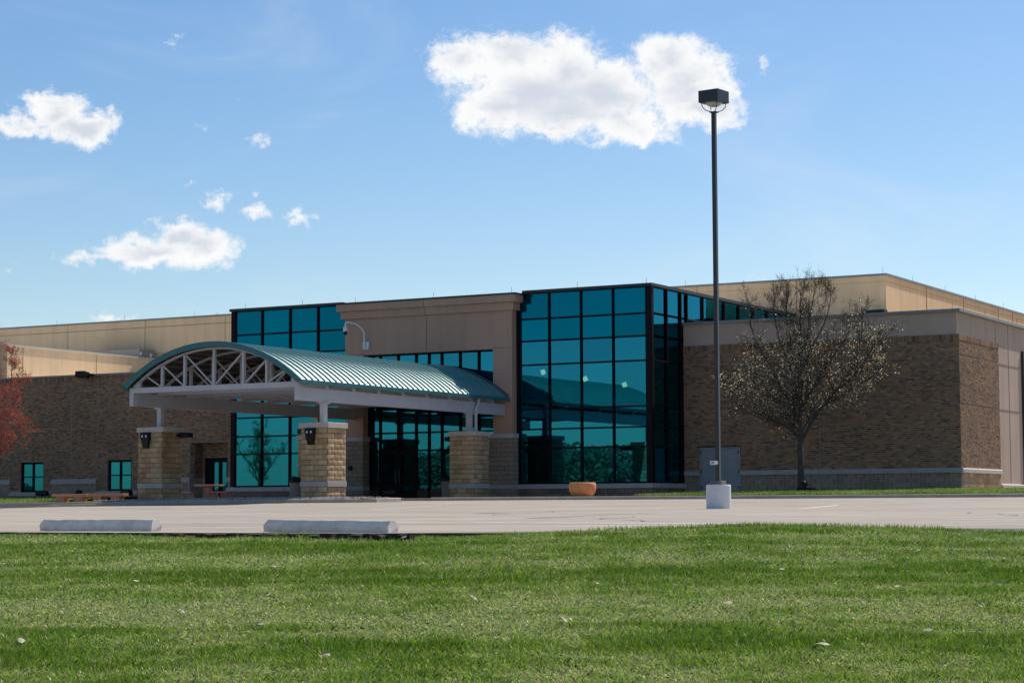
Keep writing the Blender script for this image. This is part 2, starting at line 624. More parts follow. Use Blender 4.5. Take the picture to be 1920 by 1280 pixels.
def grass_mat():
    m = bpy.data.materials.new('grass_blades')
    m.use_nodes = True
    nt = m.node_tree
    nt.nodes.clear()
    L = nt.links.new
    out = nt.nodes.new('ShaderNodeOutputMaterial')
    a = nt.nodes.new('ShaderNodeAttribute')
    a.attribute_name = 'tone'
    d = nt.nodes.new('ShaderNodeBsdfDiffuse')
    t = nt.nodes.new('ShaderNodeBsdfTranslucent')
    g = nt.nodes.new('ShaderNodeBsdfGlossy')
    g.inputs['Roughness'].default_value = 0.42
    g.inputs['Color'].default_value = (0.9, 0.95, 0.8, 1)
    L(a.outputs['Color'], d.inputs['Color'])
    L(a.outputs['Color'], t.inputs['Color'])
    mx = nt.nodes.new('ShaderNodeMixShader')
    mx.inputs[0].default_value = 0.45
    L(d.outputs[0], mx.inputs[1])
    L(t.outputs[0], mx.inputs[2])
    m2 = nt.nodes.new('ShaderNodeMixShader')
    m2.inputs[0].default_value = 0.05
    L(mx.outputs[0], m2.inputs[1])
    L(g.outputs[0], m2.inputs[2])
    L(m2.outputs[0], out.inputs['Surface'])
    return m


M['grass'] = grass_mat()


def lot_mat():
    m, nt, b = mat_base('old_asphalt')
    c = ramp(nt, nz(nt, 0.18, 6, 0.6, (1, 1, 1)), [(0.3, (0.335, 0.292, 0.240)), (0.7, (0.415, 0.362, 0.300))])
    g = ramp(nt, nz(nt, 55, 3, 0.7), [(0.2, (0.72, 0.72, 0.72)), (0.8, (1.25, 1.25, 1.25))])
    c = mixc(nt, 1.0, c, g, 'MULTIPLY')
    s = ramp(nt, nz(nt, 0.55, 6, 0.65, (0.35, 1, 1), dist=1.0), [(0.4, (1.07, 1.07, 1.07)), (0.7, (0.80, 0.79, 0.78))])
    c = mixc(nt, 1.0, c, s, 'MULTIPLY')
    s = ramp(nt, nz(nt, 2.4, 4, 0.6, (0.2, 1, 1)), [(0.58, (1, 1, 1)), (0.74, (0.74, 0.73, 0.72))])
    c = mixc(nt, 1.0, c, s, 'MULTIPLY')
    nt.links.new(c, b.inputs['Base Color'])
    b.inputs['Roughness'].default_value = 0.92
    b.inputs['Specular IOR Level'].default_value = 0.2
    bump(nt, b, nz(nt, 70, 3, 0.7), 0.4, 0.006)
    return m


M['lot'] = lot_mat()


def paint_mat(name, col, cover):
    """worn road paint: bare asphalt shows where it has rubbed off"""
    m, nt, b = mat_base(name)
    f = ramp(nt, nz(nt, 3.5, 6, 0.7, (0.6, 1, 1)), [(cover - 0.1, (0, 0, 0)), (cover + 0.12, (1, 1, 1))])
    c = mixc(nt, f, col, (0.39, 0.33, 0.28))
    nt.links.new(c, b.inputs['Base Color'])
    b.inputs['Roughness'].default_value = 0.9
    return m


M['line'] = paint_mat('worn_white_paint', (0.80, 0.78, 0.75), 0.64)
M['blue_line'] = paint_mat('worn_blue_paint', (0.36, 0.45, 0.62), 0.50)
M['tar'] = simple('tar_crack', (0.09, 0.08, 0.075), 0.8)
M['turf'] = simple('turf_soil', (0.035, 0.06, 0.014), 0.95, var=0.35, scale=5, bscale=25, bstr=0.6, bdist=0.03)
M['field'] = simple('field', (0.06, 0.09, 0.03), 0.95, var=0.3, scale=0.05)


def emis(name, col, s):
    m, nt, b = mat_base(name)
    b.inputs['Emission Color'].default_value = (*col, 1)
    b.inputs['Emission Strength'].default_value = s
    b.inputs['Base Color'].default_value = (0.8, 0.8, 0.7, 1)
    return m


M['lamp'] = emis('ceiling_lamp_glow', (1.0, 0.60, 0.36), 12.0)

# ------------------------------------------------------------------ ground
KY = [10, 17, 20, 30, 46, 60, 62.8, 70, 80, 200]
KZ = [-.33, -.30, -.29, -.2, -.07, .1, .17, .25, .33, .4]


def lot_z(x, y):
    return np.interp(y, KY, KZ) - np.clip(.016 * (-50 - x), 0, .2)


def edge_y(x):
    """where the lawn meets the parking lot"""
    return np.interp(x, [-200, -12.6, -11.6, -10.4, -9.2, -7.5, -4, 100], [19.42, 19.42, 20.0, 21.3, 22.3, 22.7, 22.7, 22.7])


def lawn_z(x, y):
    depth = -x * 0.489 + y * 0.872
    z = -.355 - .0492 * np.clip(23.6 - depth, -0.5, 26)
    z = z - .04 * np.clip((-14.2 - x) / .5, 0, 1) * np.clip((y - 18.6) / .7, 0, 1)
    z = z + .085 * np.exp(-((x + 8.5) / 3.2) ** 2) * np.clip((depth - 18) / 6, 0, 1)
    z = z + .03 * np.clip((x + 12.5) / 2, 0, 1) * np.clip((depth - 19) / 4, 0, 1)
    return z


def grid_sheet(name, xs, rows, zf, mat, smooth=True):
    """sheet over x stations; rows(x) gives the y stations of a column"""
    m = MB()
    nx = len(xs)
    cols = [rows(x) for x in xs]
    ny = len(cols[0])
    for i, x in enumerate(xs):
        for y in cols[i]:
            m.v.append((x, y, float(zf(x, y))))
    for i in range(nx - 1):
        for j in range(ny - 1):
            m.f.append((i * ny + j, (i + 1) * ny + j, (i + 1) * ny + j + 1, i * ny + j + 1))
    m.smooth = smooth
    return kind(m.build(name, mat, None, (0, 0, 0)), 'structure')


MB().add([(-3000, -3000, -2.2), (3000, -3000, -2.2), (3000, 3000, -2.2), (-3000, 3000, -2.2)], [(0, 1, 2, 3)])
g = MB().add([(-3000, -3000, -2.2), (3000, -3000, -2.2), (3000, 3000, -2.2), (-3000, 3000, -2.2)], [(0, 1, 2, 3)])
kind(g.build('ground', M['field'], None, (0, 0, -2.2)), 'structure')
grid_sheet('parking_lot', [-160] + list(np.arange(-110, 41, 2.5)) + [90],
           lambda x: [float(edge_y(x)) - .06, 23.6, 26, 30, 36, 41, 46, 50, 55, 60, 62.8, 66, 70, 75, 80, 84, 100, 150], lot_z, M['lot'])
xs = [-140, -90, -60, -45] + list(np.arange(-36, 16.1, 0.5)) + [25, 50, 90]
offs = [0.25, 0.0, -.15, -.35, -.6, -1, -1.5, -2, -2.6, -3.3, -4, -5, -6, -7, -8, -9, -10, -12, -14, -17, -22, -30, -45, -80, -140]
def lawn_sheet_z(x, y):
    z = float(lawn_z(x, y))
    return z - 0.16 if y > edge_y(x) + 0.1 else z
grid_sheet('lawn', xs, lambda x: [float(edge_y(x)) + o for o in offs], lawn_sheet_z, M['turf'])

# broken asphalt edge and bare soil at the lawn's left border
m = MB()
x = -21.0
while x < -12.0:
    w = random.uniform(0.05, 0.22)
    h = random.uniform(0.012, 0.05)
    y = 19.30 + random.uniform(-0.10, 0.03)
    z = float(lot_z(x, 19.4)) - 0.050 + random.uniform(-0.012, 0.006)
    a = random.uniform(-.5, .5)
    pts = [(x - w * .5, y - .05), (x + w * .5, y - .06), (x + w * .4, y + .06), (x - w * .45, y + .05)]
    v = [(p[0], p[1], z - .04) for p in pts] + [(p[0] + random.uniform(-.02, .02), p[1], z + h + random.uniform(-.012, .012)) for p in pts]
    m.add(v, [(4, 5, 6, 7), (0, 1, 5, 4), (1, 2, 6, 5), (2, 3, 7, 6), (3, 0, 4, 7)])
    x += w * random.uniform(0.35, 0.8)
kind(m.build('dirt', M['soil']), 'stuff')


# painted markings and cracks, 4 mm above the lot
def stripe(a, b, w, mat, name='painted_line', lift=.004, k='structure'):
    m = MB()
    n = max(2, int((Vector(b) - Vector(a)).length / 1.0))
    d = (Vector(b) - Vector(a)).normalized()
    s = Vector((-d.y, d.x)) * w / 2
    for i in range(n + 1):
        p = Vector(a).lerp(Vector(b), i / n)
        for q in (p - s, p + s):
            m.v.append((q.x, q.y, float(lot_z(q.x, q.y)) + lift))
    for i in range(n):
        m.f.append((2 * i + 1, 2 * i, 2 * i + 2, 2 * i + 3))
    o = m.build(name, mat)
    return kind(o, k)


for a, b, w in (((-15.4, 26.1), (-10.5, 25.3), .13), ((-16.8, 26.0), (-14.6, 26.3), .13), ((-13.9, 25.4), (-10.7, 25.0), .12),
                ((-30.4, 46.3), (-34.0, 56.4), .12), ((-25.3, 53.9), (-24.3, 56), .12), ((-17.4, 44.6), (-19.1, 51.9), .12),
                ((-16.3, 41.7), (-12.4, 45.9), .12), ((-8.9, 28.6), (-7.7, 29), .12), ((-12, 29.6), (-11.1, 29.5), .1),
                ((-7.6, 24.1), (-6.2, 25.3), .12), ((-21.4, 26.2), (-19.2, 26.35), .13), ((-39.9, 44.4), (-36.5, 42.4), .13),
                ((-16.6, 51.5), (-14.6, 54.3), .12), ((-27, 34), (-22, 33.2), .12), ((-40, 50), (-36, 49), .13), ((-20, 37), (-14, 36.2), .12),
                ((-24, 41), (-19.5, 40.2), .12), ((-30, 44), (-26.5, 43.1), .12), ((-48, 55), (-43, 54.2), .13), ((-14, 33), (-10, 32.3), .12)):
    stripe(a, b, w, M['line'])
for a, b in (((-34.8, 54.4), (-33.2, 56.2)), ((-33.6, 44.8), (-31.6, 44.4)), ((-43.8, 51.7), (-41.5, 51.7))):
    stripe(a, b, .28, M['blue_line'], lift=.006)
def crack(pts, widths):
    m = MB()
    for k_, p_ in enumerate(pts):
        a_, b_ = Vector(pts[max(k_ - 1, 0)]), Vector(pts[min(k_ + 1, len(pts) - 1)])
        d_ = (b_ - a_).normalized()
        s_ = Vector((-d_.y, d_.x)) * widths[k_] / 2
        for q in (Vector(p_) - s_, Vector(p_) + s_):
            m.v.append((q.x, q.y, float(lot_z(q.x, q.y)) + .005))
    for k_ in range(len(pts) - 1):
        m.f.append((2 * k_ + 1, 2 * k_, 2 * k_ + 2, 2 * k_ + 3))
    kind(m.build('asphalt_crack', M['tar']), 'structure')


crack([(-16.7, 30.3), (-16.68, 30.9), (-16.66, 31.4), (-17.1, 33.2), (-17.5, 35.4), (-17.8, 38)], [.1, .18, .07, .05, .05, .03])
rc = random.Random(17)
for (cx_, cy_, dx_, dy_, n_) in ((-12, 26.5, -.6, .8, 10), (-22, 30, .9, .25, 9), (-19, 34, -.4, 1, 12), (-30, 40, 1, .2, 10), (-14, 40, -.8, .6, 9), (-38, 48, 1, .3, 11), (-24, 48, .8, .6, 8), (-45, 57, 1, .1, 9), (-9, 32, -.3, 1, 8), (-26, 60, 1, .05, 10)):
    pts_ = [Vector((cx_, cy_))]
    for k_ in range(n_):
        pts_.append(pts_[-1] + Vector((dx_ + rc.gauss(0, .35), dy_ + rc.gauss(0, .35))) * rc.uniform(.35, .8))
    crack(pts_, [rc.uniform(.015, .05) for _ in pts_])


# kerbs: one stone per object
def kerb(name, pts, h, wdt=.16, seg=3.0, mat=M['concrete'], ztop=None):
    root = thing(name, 'pale concrete kerb', 'kerb', (pts[0][0], pts[0][1], float(lot_z(*pts[0]))))
    for (a, b) in zip(pts[:-1], pts[1:]):
        L_ = math.dist(a, b)
        n = max(1, round(L_ / seg))
        for i in range(n):
            p = Vector(a).lerp(Vector(b), i / n)
            q = Vector(a).lerp(Vector(b), (i + 1) / n)
            d = (q - p).normalized()
            p, q = p + d * .006, q - d * .006
            s = Vector((-d.y, d.x)) * wdt
            zp, zq = (float(lot_z(p.x, p.y)), float(lot_z(q.x, q.y)))
            tp, tq = (zp + h, zq + h) if ztop is None else (ztop, ztop)
            bv = .02
            v = []
            for (r, z0, z1) in ((p, zp, tp), (q, zq, tq)):
                fr, bk = r, r + s
                dn = s.normalized() * bv
                v += [(fr.x, fr.y, z0 - .1), (fr.x + dn.x * .6, fr.y + dn.y * .6, z1 - bv), (fr.x + dn.x * 2, fr.y + dn.y * 2, z1), (bk.x, bk.y, z1), (bk.x, bk.y, z0 - .1)]
            f = [(0, 1, 6, 5), (1, 2, 7, 6), (2, 3, 8, 7), (3, 4, 9, 8), (4, 3, 2, 1, 0), (5, 6, 7, 8, 9)]
            f = [tuple(reversed(x)) for x in f]
            MB().add(v, f).build('kerb_stone', mat, root)
    return root


k = kerb('kerb', [(-43, 70.0), (-8, 70.0), (12, 70)], .13)
k['label'] = 'long straight concrete kerb below the right brick wing and its grass strip'
k = kerb('kerb', [(-95, 67.8), (-72, 67.8), (-56.4, 67.6)], .12)
k['label'] = 'concrete kerb in front of the two rust coloured benches'
isl = [(-55.6, 64.6), (-54.6, 63.3), (-53.2, 62.8), (-50, 62.75), (-44, 62.75), (-42.4, 63.0), (-41.6, 63.9), (-41.6, 65.6), (-42.4, 66.5), (-44, 66.8), (-53.6, 66.8), (-55.2, 66.2), (-55.6, 64.6)]
k = kerb('kerb', isl, .15)
k['label'] = 'rounded concrete kerb round the gravel island of the front pillars'
m = MB()
m.v = [(x * .0 + px, py, .30 - max(0, .012 * (-50 - px))) for px, py in [(-48.6 + (p[0] + 48.6) * .985, 64.78 + (p[1] - 64.78) * .94) for p in isl[:-1]]]
for x in [0]:
    n = len(m.v)
    m.v += [(a, b, -.1) for a, b, c in m.v]
    m.f = [tuple(range(n))] + [(j, i, n + i, n + j) for i, j in [(i, (i + 1) % n) for i in range(n)]]
kind(m.build('gravel_bed', M['gravelbed']), 'structure')
m = MB()
n_p = 0
while n_p < 5200:
    px, py = random.uniform(-55.4, -41.8), random.uniform(62.95, 66.6)
    if (px < -54.3 and py < 64) or (px > -42.4 and (py < 63.4 or py > 66.2)):
        continue
    if any(abs(px - cx) < .66 and abs(py - 65.38) < .66 for cx in (-53.03, -45.02)):
        continue
    s = random.uniform(.018, .05)
    z = .31 - max(0, .012 * (-50 - px)) + s * .4 + .05 * math.exp(-((py - 64.3) / .8) ** 2)
    t = random.choice([(.30, .27, .23), (.42, .38, .33), (.2, .19, .18), (.52, .47, .40), (.33, .25, .19)])
    ax, ay = s * random.uniform(.8, 1.4), s * random.uniform(.8, 1.3)
    m.add([(px - ax, py, z), (px, py - ay, z), (px + ax, py, z), (px, py + ay, z), (px + random.uniform(-.3, .3) * s, py, z + s * .8), (px, py, z - s)],
          [(0, 1, 4), (1, 2, 4), (2, 3, 4), (3, 0, 4), (1, 0, 5), (2, 1, 5), (3, 2, 5), (0, 3, 5)], t)
    n_p += 1
kind(m.build('gravel', M['pebble']), 'stuff')


# pavement and grass strips by the building
def strip_z(x, y):
    base = lot_z(x, 69.0) + .12
    return base + (.62 - base) * np.clip((y - 69) / 13.5, 0, 1) ** 0.9


m = MB()
m.box(-56.4, -34.2, 70.17, 83.2, -.2, .36)
kind(m.build('pavement', M['concrete']), 'structure')
m = MB()
m.box(-67.2, -56.41, 67.77, 84.3, -.3, .262)
kind(m.build('terrace', M['concrete']), 'structure')
grid_sheet('grass_strip', list(np.arange(-34.2, 12, 2.0)), lambda x: [70.14, 72, 74, 76, 78, 80, 82, 83.5], strip_z, M['turf'])
grid_sheet('grass_strip', list(np.arange(-97.2, -67, 2.0)), lambda x: [67.9, 70, 72, 74, 76, 78, 80, 82, 83.5], strip_z, M['turf'])
grid_sheet('grass_strip', list(np.arange(-67.2, -56.3, 1.2)), lambda x: [67.95, 68.7, 69.6, 71.2], lambda x, y: strip_z(x, y) + .02, M['turf'])

BRICKS = [(0.322, 0.175, 0.097), (0.3, 0.165, 0.093), (0.337, 0.195, 0.109), (0.278, 0.162, 0.099), (0.293, 0.183, 0.116), (0.248, 0.156, 0.101), (0.16, 0.109, 0.075), (0.131, 0.091, 0.067), (0.183, 0.134, 0.099), (0.375, 0.217, 0.116), (0.33, 0.171, 0.092), (0.278, 0.139, 0.079), (0.243, 0.162, 0.109)]


def brick_col():
    c = random.choice(BRICKS)
    k = random.uniform(.82, 1.18)
    return tuple(x * k for x in c)


def brick_wall(m, u0, u1, z0, z1, put, holes=(), course=.0813, length=.2032, recess=()):
    """individual bricks; put(u, depth, z) -> point. depth 0 is the brick face, positive goes into the wall"""
    n = int(round((z1 - z0) / course))
    ch = (z1 - z0) / n
    j = .0065
    for r in range(n):
        za, zb = z0 + r * ch + j, z0 + (r + 1) * ch - j
        u = u0 - (length / 2 if r % 2 else 0)
        while u < u1 - .01:
            a, b = max(u, u0) + j, min(u + length, u1) - j
            u += length
            if b - a < .03:
                continue
            segs = [(a, b)]
            for (h0, h1, hz0, hz1) in holes:
                if zb > hz0 + .02 and za < hz1 - .02:
                    ns = []
                    for (p, q) in segs:
                        if q <= h0 or p >= h1:
                            ns.append((p, q))
                        else:
                            if p < h0 - .02:
                                ns.append((p, h0))
                            if q > h1 + .02:
                                ns.append((h1, q))
                    segs = ns
            d = random.uniform(-.003, .003)
            if any(abs((za + zb) / 2 - rz) < ch * .5 for rz in recess):
                d = .012
            for (p, q) in segs:
                if q - p < .02:
                    continue
                v = [put(p, d, za), put(q, d, za), put(q, d, zb), put(p, d, zb), put(p, .02, za), put(q, .02, za), put(q, .02, zb), put(p, .02, zb)]
                m.add(v, [(0, 1, 2, 3), (1, 0, 4, 5), (2, 1, 5, 6), (3, 2, 6, 7), (0, 3, 7, 4)], brick_col())


def soldiers(m, u0, u1, z0, z1, put, w=.0813, proud=0.0):
    n = int((u1 - u0) / w)
    for i in range(n):
        a, b = u0 + i * (u1 - u0) / n + .005, u0 + (i + 1) * (u1 - u0) / n - .005
        d = random.uniform(-.003, .003) - proud
        v = [put(a, d, z0 + .005), put(b, d, z0 + .005), put(b, d, z1), put(a, d, z1), put(a, .03, z0 + .005), put(b, .03, z0 + .005), put(b, .03, z1), put(a, .03, z1)]
        m.add(v, [(0, 1, 2, 3), (1, 0, 4, 5), (2, 1, 5, 6), (3, 2, 6, 7), (0, 3, 7, 4)], brick_col())


def block_meshes(L_, H, n_var, mat, rough, depth=.06, nx=4, nz_=2):
    """a few variants of one block: front face on local -y at y=0, x from 0 to L, z from 0 to H"""
    res = []
    for _ in range(n_var):
        m = MB()
        j = .009
        for iz in range(nz_ + 1):
            for ix in range(nx + 1):
                x, z = j + (L_ - 2 * j) * ix / nx, j + (H - 2 * j) * iz / nz_
                edge = ix in (0, nx) or iz in (0, nz_)
                y = random.uniform(0, .3) * rough if edge else -random.uniform(.15, 1) * rough
                m.v.append((x, y, z))
        w = nx + 1
        for iz in range(nz_):
            for ix in range(nx):
                m.f.append((iz * w + ix, iz * w + ix + 1, (iz + 1) * w + ix + 1, (iz + 1) * w + ix))
        n0 = len(m.v)
        ring = [i for i in range(w)] + [iz * w + nx for iz in range(1, nz_ + 1)] + [nz_ * w + ix for ix in range(nx - 1, -1, -1)] + [iz * w for iz in range(nz_ - 1, 0, -1)]
        for i in ring:
            x, y, z = m.v[i]
            m.v.append((x, depth, z))
        k = len(ring)
        for a in range(k):
            b = (a + 1) % k
            m.f.append((ring[b], ring[a], n0 + a, n0 + b))
        res.append(m.mesh('block', mat))
    return res


SPLIT = block_meshes(.4064, .2032, 6, M['split'], .022)
PLAIN = block_meshes(.4064, .2032, 2, M['ground_block'], .001, nx=2, nz_=1)
SPLIT_T = block_meshes(.4064, .2032, 4, M['split'], .012)


def lay_blocks(parent, meshes, u0, u1, z0, nc, place, H=.2032, L_=.4064, phase=0, name='block'):
    """courses of blocks along u; place(u, z) -> (pos, rotz)"""
    for r in range(nc):
        u = u0 - (L_ / 2 if (r + phase) % 2 else 0)
        while u < u1 - .02:
            a, b = max(u, u0), min(u + L_, u1)
            u += L_
            if b - a < .05:
                continue
            pos, rz = place(a, z0 + r * H)
            inst(name, random.choice(meshes), parent, pos, (0, 0, rz), ((b - a) / L_, 1, H / .2032))


def front(y):
    return lambda u, d, z: (u, y + d, z)


def right_side(x):
    return lambda u, d, z: (x - d, u, z)


def left_facing(x):
    return lambda u, d, z: (x + d, u, z)


def panes(parent, cols, rows, put, mat_f, gap=.035, skip=(), depth=.05, thick=.014, tilt=.0009):
    """one glass pane per opening, each a hair out of plane like real glazing"""
    for i in range(len(cols) - 1):
        for j in range(len(rows) - 1):
            if (i, j) in skip:
                continue
            a, b, z0, z1 = cols[i] + gap, cols[i + 1] - gap, rows[j] + gap, rows[j + 1] - gap
            if b - a < .02 or z1 - z0 < .02:
                continue
            t1, t2 = random.gauss(0, tilt), random.gauss(0, tilt * .6)
            q = [(a, z0), (b, z0), (b, z1), (a, z1)]
            v = [put(u, depth + t1 * (u - a) + t2 * (z - z0), z) for u, z in q] + [put(u, depth + thick + t1 * (u - a) + t2 * (z - z0), z) for u, z in q]
            MB().add(v, [(0, 1, 2, 3), (7, 6, 5, 4), (1, 0, 4, 5), (2, 1, 5, 6), (3, 2, 6, 7), (0, 3, 7, 4)]).build('pane', mat_f(i, j), parent)


def barbox(m, put, u0, u1, d0, d1, z0, z1):
    v = [put(u, d, z) for d in (d0, d1) for u, z in ((u0, z0), (u1, z0), (u1, z1), (u0, z1))]
    m.add(v, [(0, 1, 2, 3), (7, 6, 5, 4), (1, 0, 4, 5), (2, 1, 5, 6), (3, 2, 6, 7), (0, 3, 7, 4)])


def mullions(parent, cols, rows, put, w=.07, d0=-.04, d1=.12, wide=None):
    for i, c in enumerate(cols):
        ww = (wide or {}).get(i, (w / 2, w / 2))
        m = MB()
        barbox(m, put, c - ww[0], c + ww[1], d0, d1, rows[0], rows[-1])
        m.build('mullion', M['frame'], parent)
    for j, z in enumerate(rows):
        h = w / 2
        m = MB()
        barbox(m, put, cols[0], cols[-1], d0 + .006, d1 - .006, z - h, z + h)
        m.build('transom', M['frame'], parent)


def rod(parent, x, y, z, h=.32):
    m = MB()
    m.tube([(x, y, z), (x + random.uniform(-.01, .01), y, z + h)], .009, 5)
    m.build('lightning_rod', M['rod'], parent)


# ------------------------------------------------------------------ rear tan hall
t = thing('tan_hall', 'tall tan stucco hall rising behind the whole building', 'building', (-70, 110, .4))
MB().box(-130, -33.06, 97, 150, .3, 11.36).build('wall', M['eifs_tan'], t)
m = MB()
m.box(-130.1, -32.98, 96.9, 97.3, 11.36, 11.46)
m.box(-33.3, -32.97, 97.3, 150, 11.361, 11.461)
m.build('coping', M['coping_grey'], t)
for X in (-94, -86.07, -79.94, -73.88, -67.9, -61.6, -55.5, -49.4, -43.3, -37.8):
    MB().box(X - .012, X + .012, 96.985, 97.0, 7, 11.35).build('control_joint', M['reveal'], t)
MB().box(-130, -62, 96.982, 96.999, 10.93, 10.96).build('control_joint', M['reveal'], t)
MB().box(-62, -33.06, 96.982, 96.999, 11.03, 11.06).build('control_joint', M['reveal_gold'], t)
MB().box(-130, -33.06, 96.982, 96.999, 9.3, 9.325).build('control_joint', M['reveal'], t)
MB().box(-33.059, -33.042, 97, 150, 11.03, 11.06).build('control_joint', M['reveal_gold'], t)
for Y in (103.44, 109.98, 116.82, 119.8):
    MB().box(-33.059, -33.04, Y - .015, Y + .015, 7, 11.35).build('control_joint', M['reveal'], t)
for X in (-87.07, -81.63, -76.25, -70, -44.0, -38.6, -33.24):
    rod(t, X, 97.1, 11.46, .3)
for Y in (101.5, 107, 112.6, 118.2):
    rod(t, -33.15, Y, 11.46, .3)
m = MB()
m.box(-33.8, -32.83, 96, 96.5, 9.44, 9.58)
m.box(-33.8, -33.7, 96, 96.5, 8.1, 9.44)
m.box(-33.2, -32.83, 96, 96.5, 8.1, 9.44)
tag(m.build('rooftop_box', M['black']), 'low black open rooftop box behind the parapet of the right wing', 'roof unit')
u = thing('rooftop_unit', 'grey brown rooftop unit peeking over the left tan parapet', 'roof unit', (-81, 96, 8.9))
MB().box(-83.3, -79.0, 95.3, 96.7, 8.9, 9.44).build('cabinet', M['unit'], u)
MB().box(-83.35, -78.95, 95.25, 96.75, 9.44, 9.49).build('lid', M['unit'], u)
MB().box(-78.999, -78.98, 95.36, 95.55, 9.1, 9.33).build('label_plate', M['white_plastic'], u)
MB().box(-78.999, -78.98, 96.3, 96.5, 9.05, 9.28).build('label_plate', M['white_plastic'], u)

# ------------------------------------------------------------------ left tan volume
t = thing('tan_block', 'lower tan stucco block behind the left brick wing', 'building', (-90, 90, .4))
MB().box(-125, -78.78, 83.9, 96.99, .3, 8.9).build('wall', M['eifs_tan'], t)
MB().box(-124, -78.9, 84, 96.98, 8.901, 8.92).build('roof', M['membrane'], t)
m = MB()
m.box(-125, -78.7, 83.82, 84.0, 8.9, 9.0)
m.box(-78.9, -78.7, 84.0, 96.98, 8.9, 9.0)
m.build('coping', simple('coping_pale', (.52, .5, .42), .5), t)
for Y in (85.13, 91.25):
    MB().box(-78.779, -78.765, Y - .012, Y + .012, 7, 8.9).build('control_joint', M['reveal'], t)

# ------------------------------------------------------------------ left brick wing
t = thing('brick_wing', 'long low brown brick wing left of the glass hall', 'building', (-75, 84, .4))
WX0 = -96.0
wins = [(-77.07, -75.43, .88, 2.50), (-71.03, -69.41, .91, 2.53)]
holes = [(-77.07, -75.43, .0, 2.50), (-71.03, -69.41, .0, 2.53), (-65.55, -63.18, 0, 3.33),
         (WX0, -77.8, 0, 1.52), (-74.85, -71.75, 0, 1.52), (-68.95, -65.55, 0, 1.53), (-63.18, -60.5, 0, 1.53),
         (-77.8, -74.85, 0, .88), (-71.78, -68.95, 0, .91)]
m = MB()
# backing wall with the openings left out
segs = [(WX0, -77.07), (-75.43, -71.03), (-69.41, -65.55), (-63.18, -60.48)]
for a, b in segs:
    m.box(a, b, 83.235, 83.6, .2, 7.0)
m.box(-77.07, -75.43, 83.235, 83.6, 2.5, 7.0)
m.box(-77.07, -75.43, 83.235, 83.6, .2, .88)
m.box(-71.03, -69.41, 83.235, 83.6, 2.53, 7.0)
m.box(-71.03, -69.41, 83.235, 83.6, .2, .91)
m.box(-65.55, -63.18, 83.235, 83.6, 3.33, 7.0)
m.build('wall', M['mortar'], t)
MB().box(WX0, -60.5, 83.6, 96.9, 6.5, 6.8).build('roof', M['membrane'], t)
m = MB()
brick_wall(m, WX0, -60.5, .6, 6.76, front(83.22), holes, recess=(6.22, 4.2))
soldiers(m, WX0, -60.5, 6.76, 6.99, front(83.22))
kind(m.build('brick', M['brick'], t), 'stuff')
MB().box(WX0, -60.4, 83.15, 83.7, 7.0, 7.09).build('coping', M['coping_grey'], t)
m = MB()
for X in (-77.9, -73.5, -71.72, -67.1):
    m = MB().box(X - .008, X + .008, 83.212, 83.225, 1.6, 6.9)
    m.build('control_joint', M['mortar'], t)
# recessed doorway
m = MB()
m.box(-65.56, -63.1, 84.26, 84.5, .2, 3.4)
m.box(-65.9, -65.57, 83.6, 84.5, .2, 3.4)
m.box(-63.16, -62.9, 83.6, 84.5, .2, 3.4)
m.box(-65.9, -62.9, 83.6, 84.5, 3.345, 3.6)
m.build('recess_wall', M['mortar'], t)
m = MB()
brick_wall(m, -65.55, -63.17, .6, 3.33, front(84.24), [(-65.33, -63.17, 0, 2.6), (-65.55, -65.3, 0, 1.53)])
brick_wall(m, 83.23, 84.23, 1.53, 3.33, right_side(-65.55))
kind(m.build('brick', M['brick'], t), 'stuff')
dd = MB()
for a, b in ((-65.33, -64.30), (-64.28, -63.2)):
    dd.box(a, b, 84.16, 84.2, .27, 2.36)
dd.box(-65.33, -63.17, 84.15, 84.22, 2.36, 2.57)
door = dd.build('door', M['frame'], t)
for a, b in ((-64.69, -64.44), (-64.18, -63.94)):
    MB().box(a, b, 84.14, 84.15, .55, 2.33).build('door_glass', M['glass'], door)
# stone bands, sills and base blocks
BAND = simple('cast_stone_grey', (.40, .36, .335), .85, var=.1, scale=2.5, bscale=70)
for a, b, z0, z1 in ((WX0, -77.78, 1.29, 1.5), (-74.87, -71.73, 1.29, 1.51), (-68.93, -65.55, 1.32, 1.53), (-63.18, -60.5, 1.32, 1.53)):
    MB().cbox(a, b, 83.13, 83.3, z0, z1, .015).build('stone_band', BAND, t)
for a, b, z0, z1 in ((-77.8, -74.87, .67, .86), (-71.8, -68.93, .69, .89)):
    MB().cbox(a, b, 83.10, 83.4, z0, z1, .015).build('sill', BAND, t)
for a, b, n in ((WX0, -77.8, 5), (-74.85, -71.75, 5), (-68.95, -65.55, 5), (-63.18, -60.5, 5), (-77.8, -74.85, 2), (-71.78, -68.95, 2)):
    zt = 1.30 if n == 5 else .68
    lay_blocks(t, PLAIN, a, b, zt - n * .2032, n, lambda u_, z: ((u_, 83.2, z), 0))
